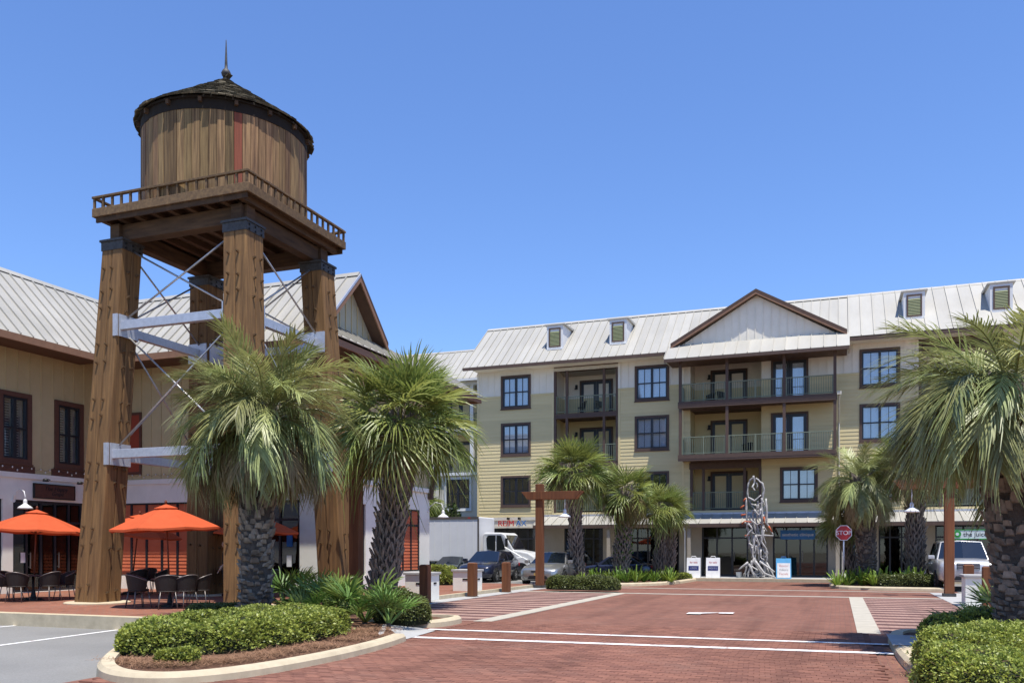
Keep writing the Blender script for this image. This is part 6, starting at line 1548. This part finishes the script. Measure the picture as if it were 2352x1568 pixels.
m = MB(); m.prism([(1.75,.74),(1.80,1.0),(2.0,1.18),(2.35,1.20),(2.62,1.05),(2.72,.74)], 'y', -1.0, -.915); m.build('fender', 'paint_white', cb, bevel=.03)
m = MB(); m.box(2.9,3.1,-1.05,1.05,.42,.74); m.build('bumper', 'alloy', tk, bevel=.03)
m = MB(); m.box(3.0,3.03,-.45,.45,.8,1.15); m.build('grille', 'black_trim', tk)
m = MB(); m.box(-5.5,2.9,-.45,.45,.55,.85); m.build('chassis', 'black_trim', tk)
for x in (2.25,-3.9):
    for y in (-.88,.88): wheel(tk, x, y, .46, .28)
for y in (-.8,.8):
    m = MB(); m.box(2.96,3.04,y-.12,y+.12,.85,1.08); m.build('headlight', 'lens', tk, bevel=.02)

# ------------------------------------------------------------------ person beside the front tower leg
def person(label, loc, rz):
    o = thing('person', label, 'person', loc, rz)
    J = {'pel':(0,0,.95),'sp':(0,.01,1.12),'ch':(.0,.02,1.32),'nk':(0,.0,1.47),'hd':(0,-.03,1.56),
         'lh':(.095,0,.90),'lk':(.11,-.03,.50),'la':(.12,.03,.09),'lt':(.14,-.13,.04),'rh':(-.095,0,.90),'rk':(-.11,-.01,.50),'ra':(-.12,.05,.09),'rt':(-.14,-.11,.04),
         'ls':(.185,.02,1.40),'le':(.24,.04,1.13),'lw':(.20,-.16,.98),'rs':(-.185,.02,1.40),'re':(-.25,.05,1.12),'rw':(-.24,-.08,.88)}
    rad = {'pel':.145,'sp':.125,'ch':.145,'nk':.055,'hd':.06,'lh':.095,'lk':.062,'la':.045,'lt':.04,'rh':.095,'rk':.062,'ra':.045,'rt':.04,'ls':.068,'le':.046,'lw':.032,'rs':.068,'re':.046,'rw':.032}
    E = [('pel','sp'),('sp','ch'),('ch','nk'),('nk','hd'),('pel','lh'),('lh','lk'),('lk','la'),('la','lt'),('pel','rh'),('rh','rk'),('rk','ra'),('ra','rt'),('ch','ls'),('ls','le'),('le','lw'),('ch','rs'),('rs','re'),('re','rw')]
    for s_, wj in ((1,'lw'),(-1,'rw')):
        w = Vector(J[wj]); J[wj+'p'] = tuple(w+Vector((0,-.05,-.05))); rad[wj+'p'] = .036; E.append((wj,wj+'p'))
        for k, (dx, ln) in enumerate(((-.028,.075),(-.010,.085),(.010,.08),(.028,.06))):
            a = tuple(w+Vector((dx,-.085,-.085))); b = tuple(w+Vector((dx,-.085-ln*.45,-.085-ln*.9))); J[wj+'a%d'%k] = a; J[wj+'b%d'%k] = b; rad[wj+'a%d'%k] = .010; rad[wj+'b%d'%k] = .008; E += [(wj+'p',wj+'a%d'%k),(wj+'a%d'%k,wj+'b%d'%k)]
        a = tuple(w+Vector((-s_*.045,-.07,-.045))); b = tuple(w+Vector((-s_*.055,-.10,-.075))); J[wj+'t'] = a; J[wj+'u'] = b; rad[wj+'t'] = .012; rad[wj+'u'] = .009; E += [(wj+'p',wj+'t'),(wj+'t',wj+'u')]
    keys = list(J); me = bpy.data.meshes.new('body'); me.from_pydata([J[k] for k in keys], [(keys.index(a),keys.index(b)) for a,b in E], [])
    bo = place(me, 'body', o); sk = bo.modifiers.new('skin','SKIN'); ly = me.skin_vertices[0] if me.skin_vertices else None
    if ly is None:
        bm = bmesh.new(); bm.from_mesh(me); bm.verts.layers.skin.verify(); bm.to_mesh(me); bm.free(); ly = me.skin_vertices[0]
    for i, k in enumerate(keys): ly.data[i].radius = (rad[k],rad[k]); ly.data[i].use_root = (k == 'pel')
    sb = bo.modifiers.new('sub','SUBSURF'); sb.levels = 2; sb.render_levels = 2
    m_, t, p = new_mat('figure'); L = t.links.new; tc = N(t,'ShaderNodeTexCoord'); sx = N(t,'ShaderNodeSeparateXYZ'); L(tc.outputs['Object'], sx.inputs[0])
    cr = N(t,'ShaderNodeValToRGB'); cr.color_ramp.interpolation = 'CONSTANT'; e = cr.color_ramp.elements
    e[0].position = 0; e[0].color = c4((.012,.012,.014)); e[1].position = .10/1.8; e[1].color = c4((.02,.022,.03))
    for pos, c in ((.94/1.8,(.016,.017,.022)), (1.475/1.8,(.52,.32,.22))): q = e.new(pos); q.color = c4(c)
    dv = N(t,'ShaderNodeMath',operation='DIVIDE'); dv.inputs[1].default_value = 1.8; L(sx.outputs['Z'], dv.inputs[0]); L(dv.outputs[0], cr.inputs[0])
    ax_ = N(t,'ShaderNodeMath',operation='ABSOLUTE'); L(sx.outputs['X'], ax_.inputs[0])
    ar = N(t,'ShaderNodeMath',operation='GREATER_THAN'); ar.inputs[1].default_value = .165; L(ax_.outputs[0], ar.inputs[0])
    lw = N(t,'ShaderNodeMath',operation='LESS_THAN'); lw.inputs[1].default_value = 1.18; L(sx.outputs['Z'], lw.inputs[0])
    hg = N(t,'ShaderNodeMath',operation='GREATER_THAN'); hg.inputs[1].default_value = .6; L(sx.outputs['Z'], hg.inputs[0])
    m1 = N(t,'ShaderNodeMath',operation='MULTIPLY'); L(ar.outputs[0], m1.inputs[0]); L(lw.outputs[0], m1.inputs[1]); m2 = N(t,'ShaderNodeMath',operation='MULTIPLY'); L(m1.outputs[0], m2.inputs[0]); L(hg.outputs[0], m2.inputs[1])
    mx = N(t,'ShaderNodeMix',data_type='RGBA'); L(m2.outputs[0], mx.inputs[0]); L(cr.outputs[0], mx.inputs[6]); mx.inputs[7].default_value = c4((.52,.32,.22)); L(mx.outputs[2], p.inputs['Base Color']); p.inputs['Roughness'].default_value = .8
    me.materials.append(m_)
    hm = MB(); hv = []
    for i in range(13):
        ph = math.pi*i/12
        for j in range(20):
            th = 2*math.pi*j/20; x, y, z = .074*math.sin(ph)*math.cos(th), .095*math.sin(ph)*math.sin(th), .118*math.cos(ph)
            if z < -.03: x *= .82+.18*(z+.118)/.088; y = y*.9-.008
            if y < 0 and abs(x) < .016 and -.035 < z < .02: y -= .018*(1-abs(z+.01)/.03 if abs(z+.01) < .03 else 0)
            hv.append((x,y,z))
    hm.v = hv; hm.f = [(i*20+j, i*20+(j+1)%20, (i+1)*20+(j+1)%20, (i+1)*20+j) for i in range(12) for j in range(20)]
    hd = hm.build('head', 'skin', o, smooth=True, loc=(0,-.035,1.63))
    for s_ in (-1,1):
        q = MB(); q.lathe([(.001,.012),(.011,.006),(.013,0),(.011,-.006),(.001,-.012)], 10); q.build('eye', 'ink_dark', hd, loc=(s_*.028,-.083,.006))
        q = MB(); q.lathe([(.004,.028),(.014,.02),(.016,0),(.010,-.025),(.004,-.03)], 8); q.build('ear', 'skin', hd, loc=(s_*.076,.005,-.002), smooth=True)
    q = MB(); q.box(-.022,.022,-.088,-.078,-.052,-.045); q.build('mouth', 'ink_red', hd, bevel=.003)
    hr_ = MB(); hr_.v = [(x*1.09, y*1.07+.008, z*1.06+.006) for x,y,z in hv]
    hr_.f = [f_ for f_ in hm.f if all((hv[k][2] > .045) or (hv[k][1] > .01 and hv[k][2] > -.07) for k in f_)]
    hr_.build('hair', 'hair', hd, smooth=True, recalc=False)
    return o
person('person in dark clothes standing half hidden behind the front tower leg', (-13.78,-26.4,WZ), R(-35))
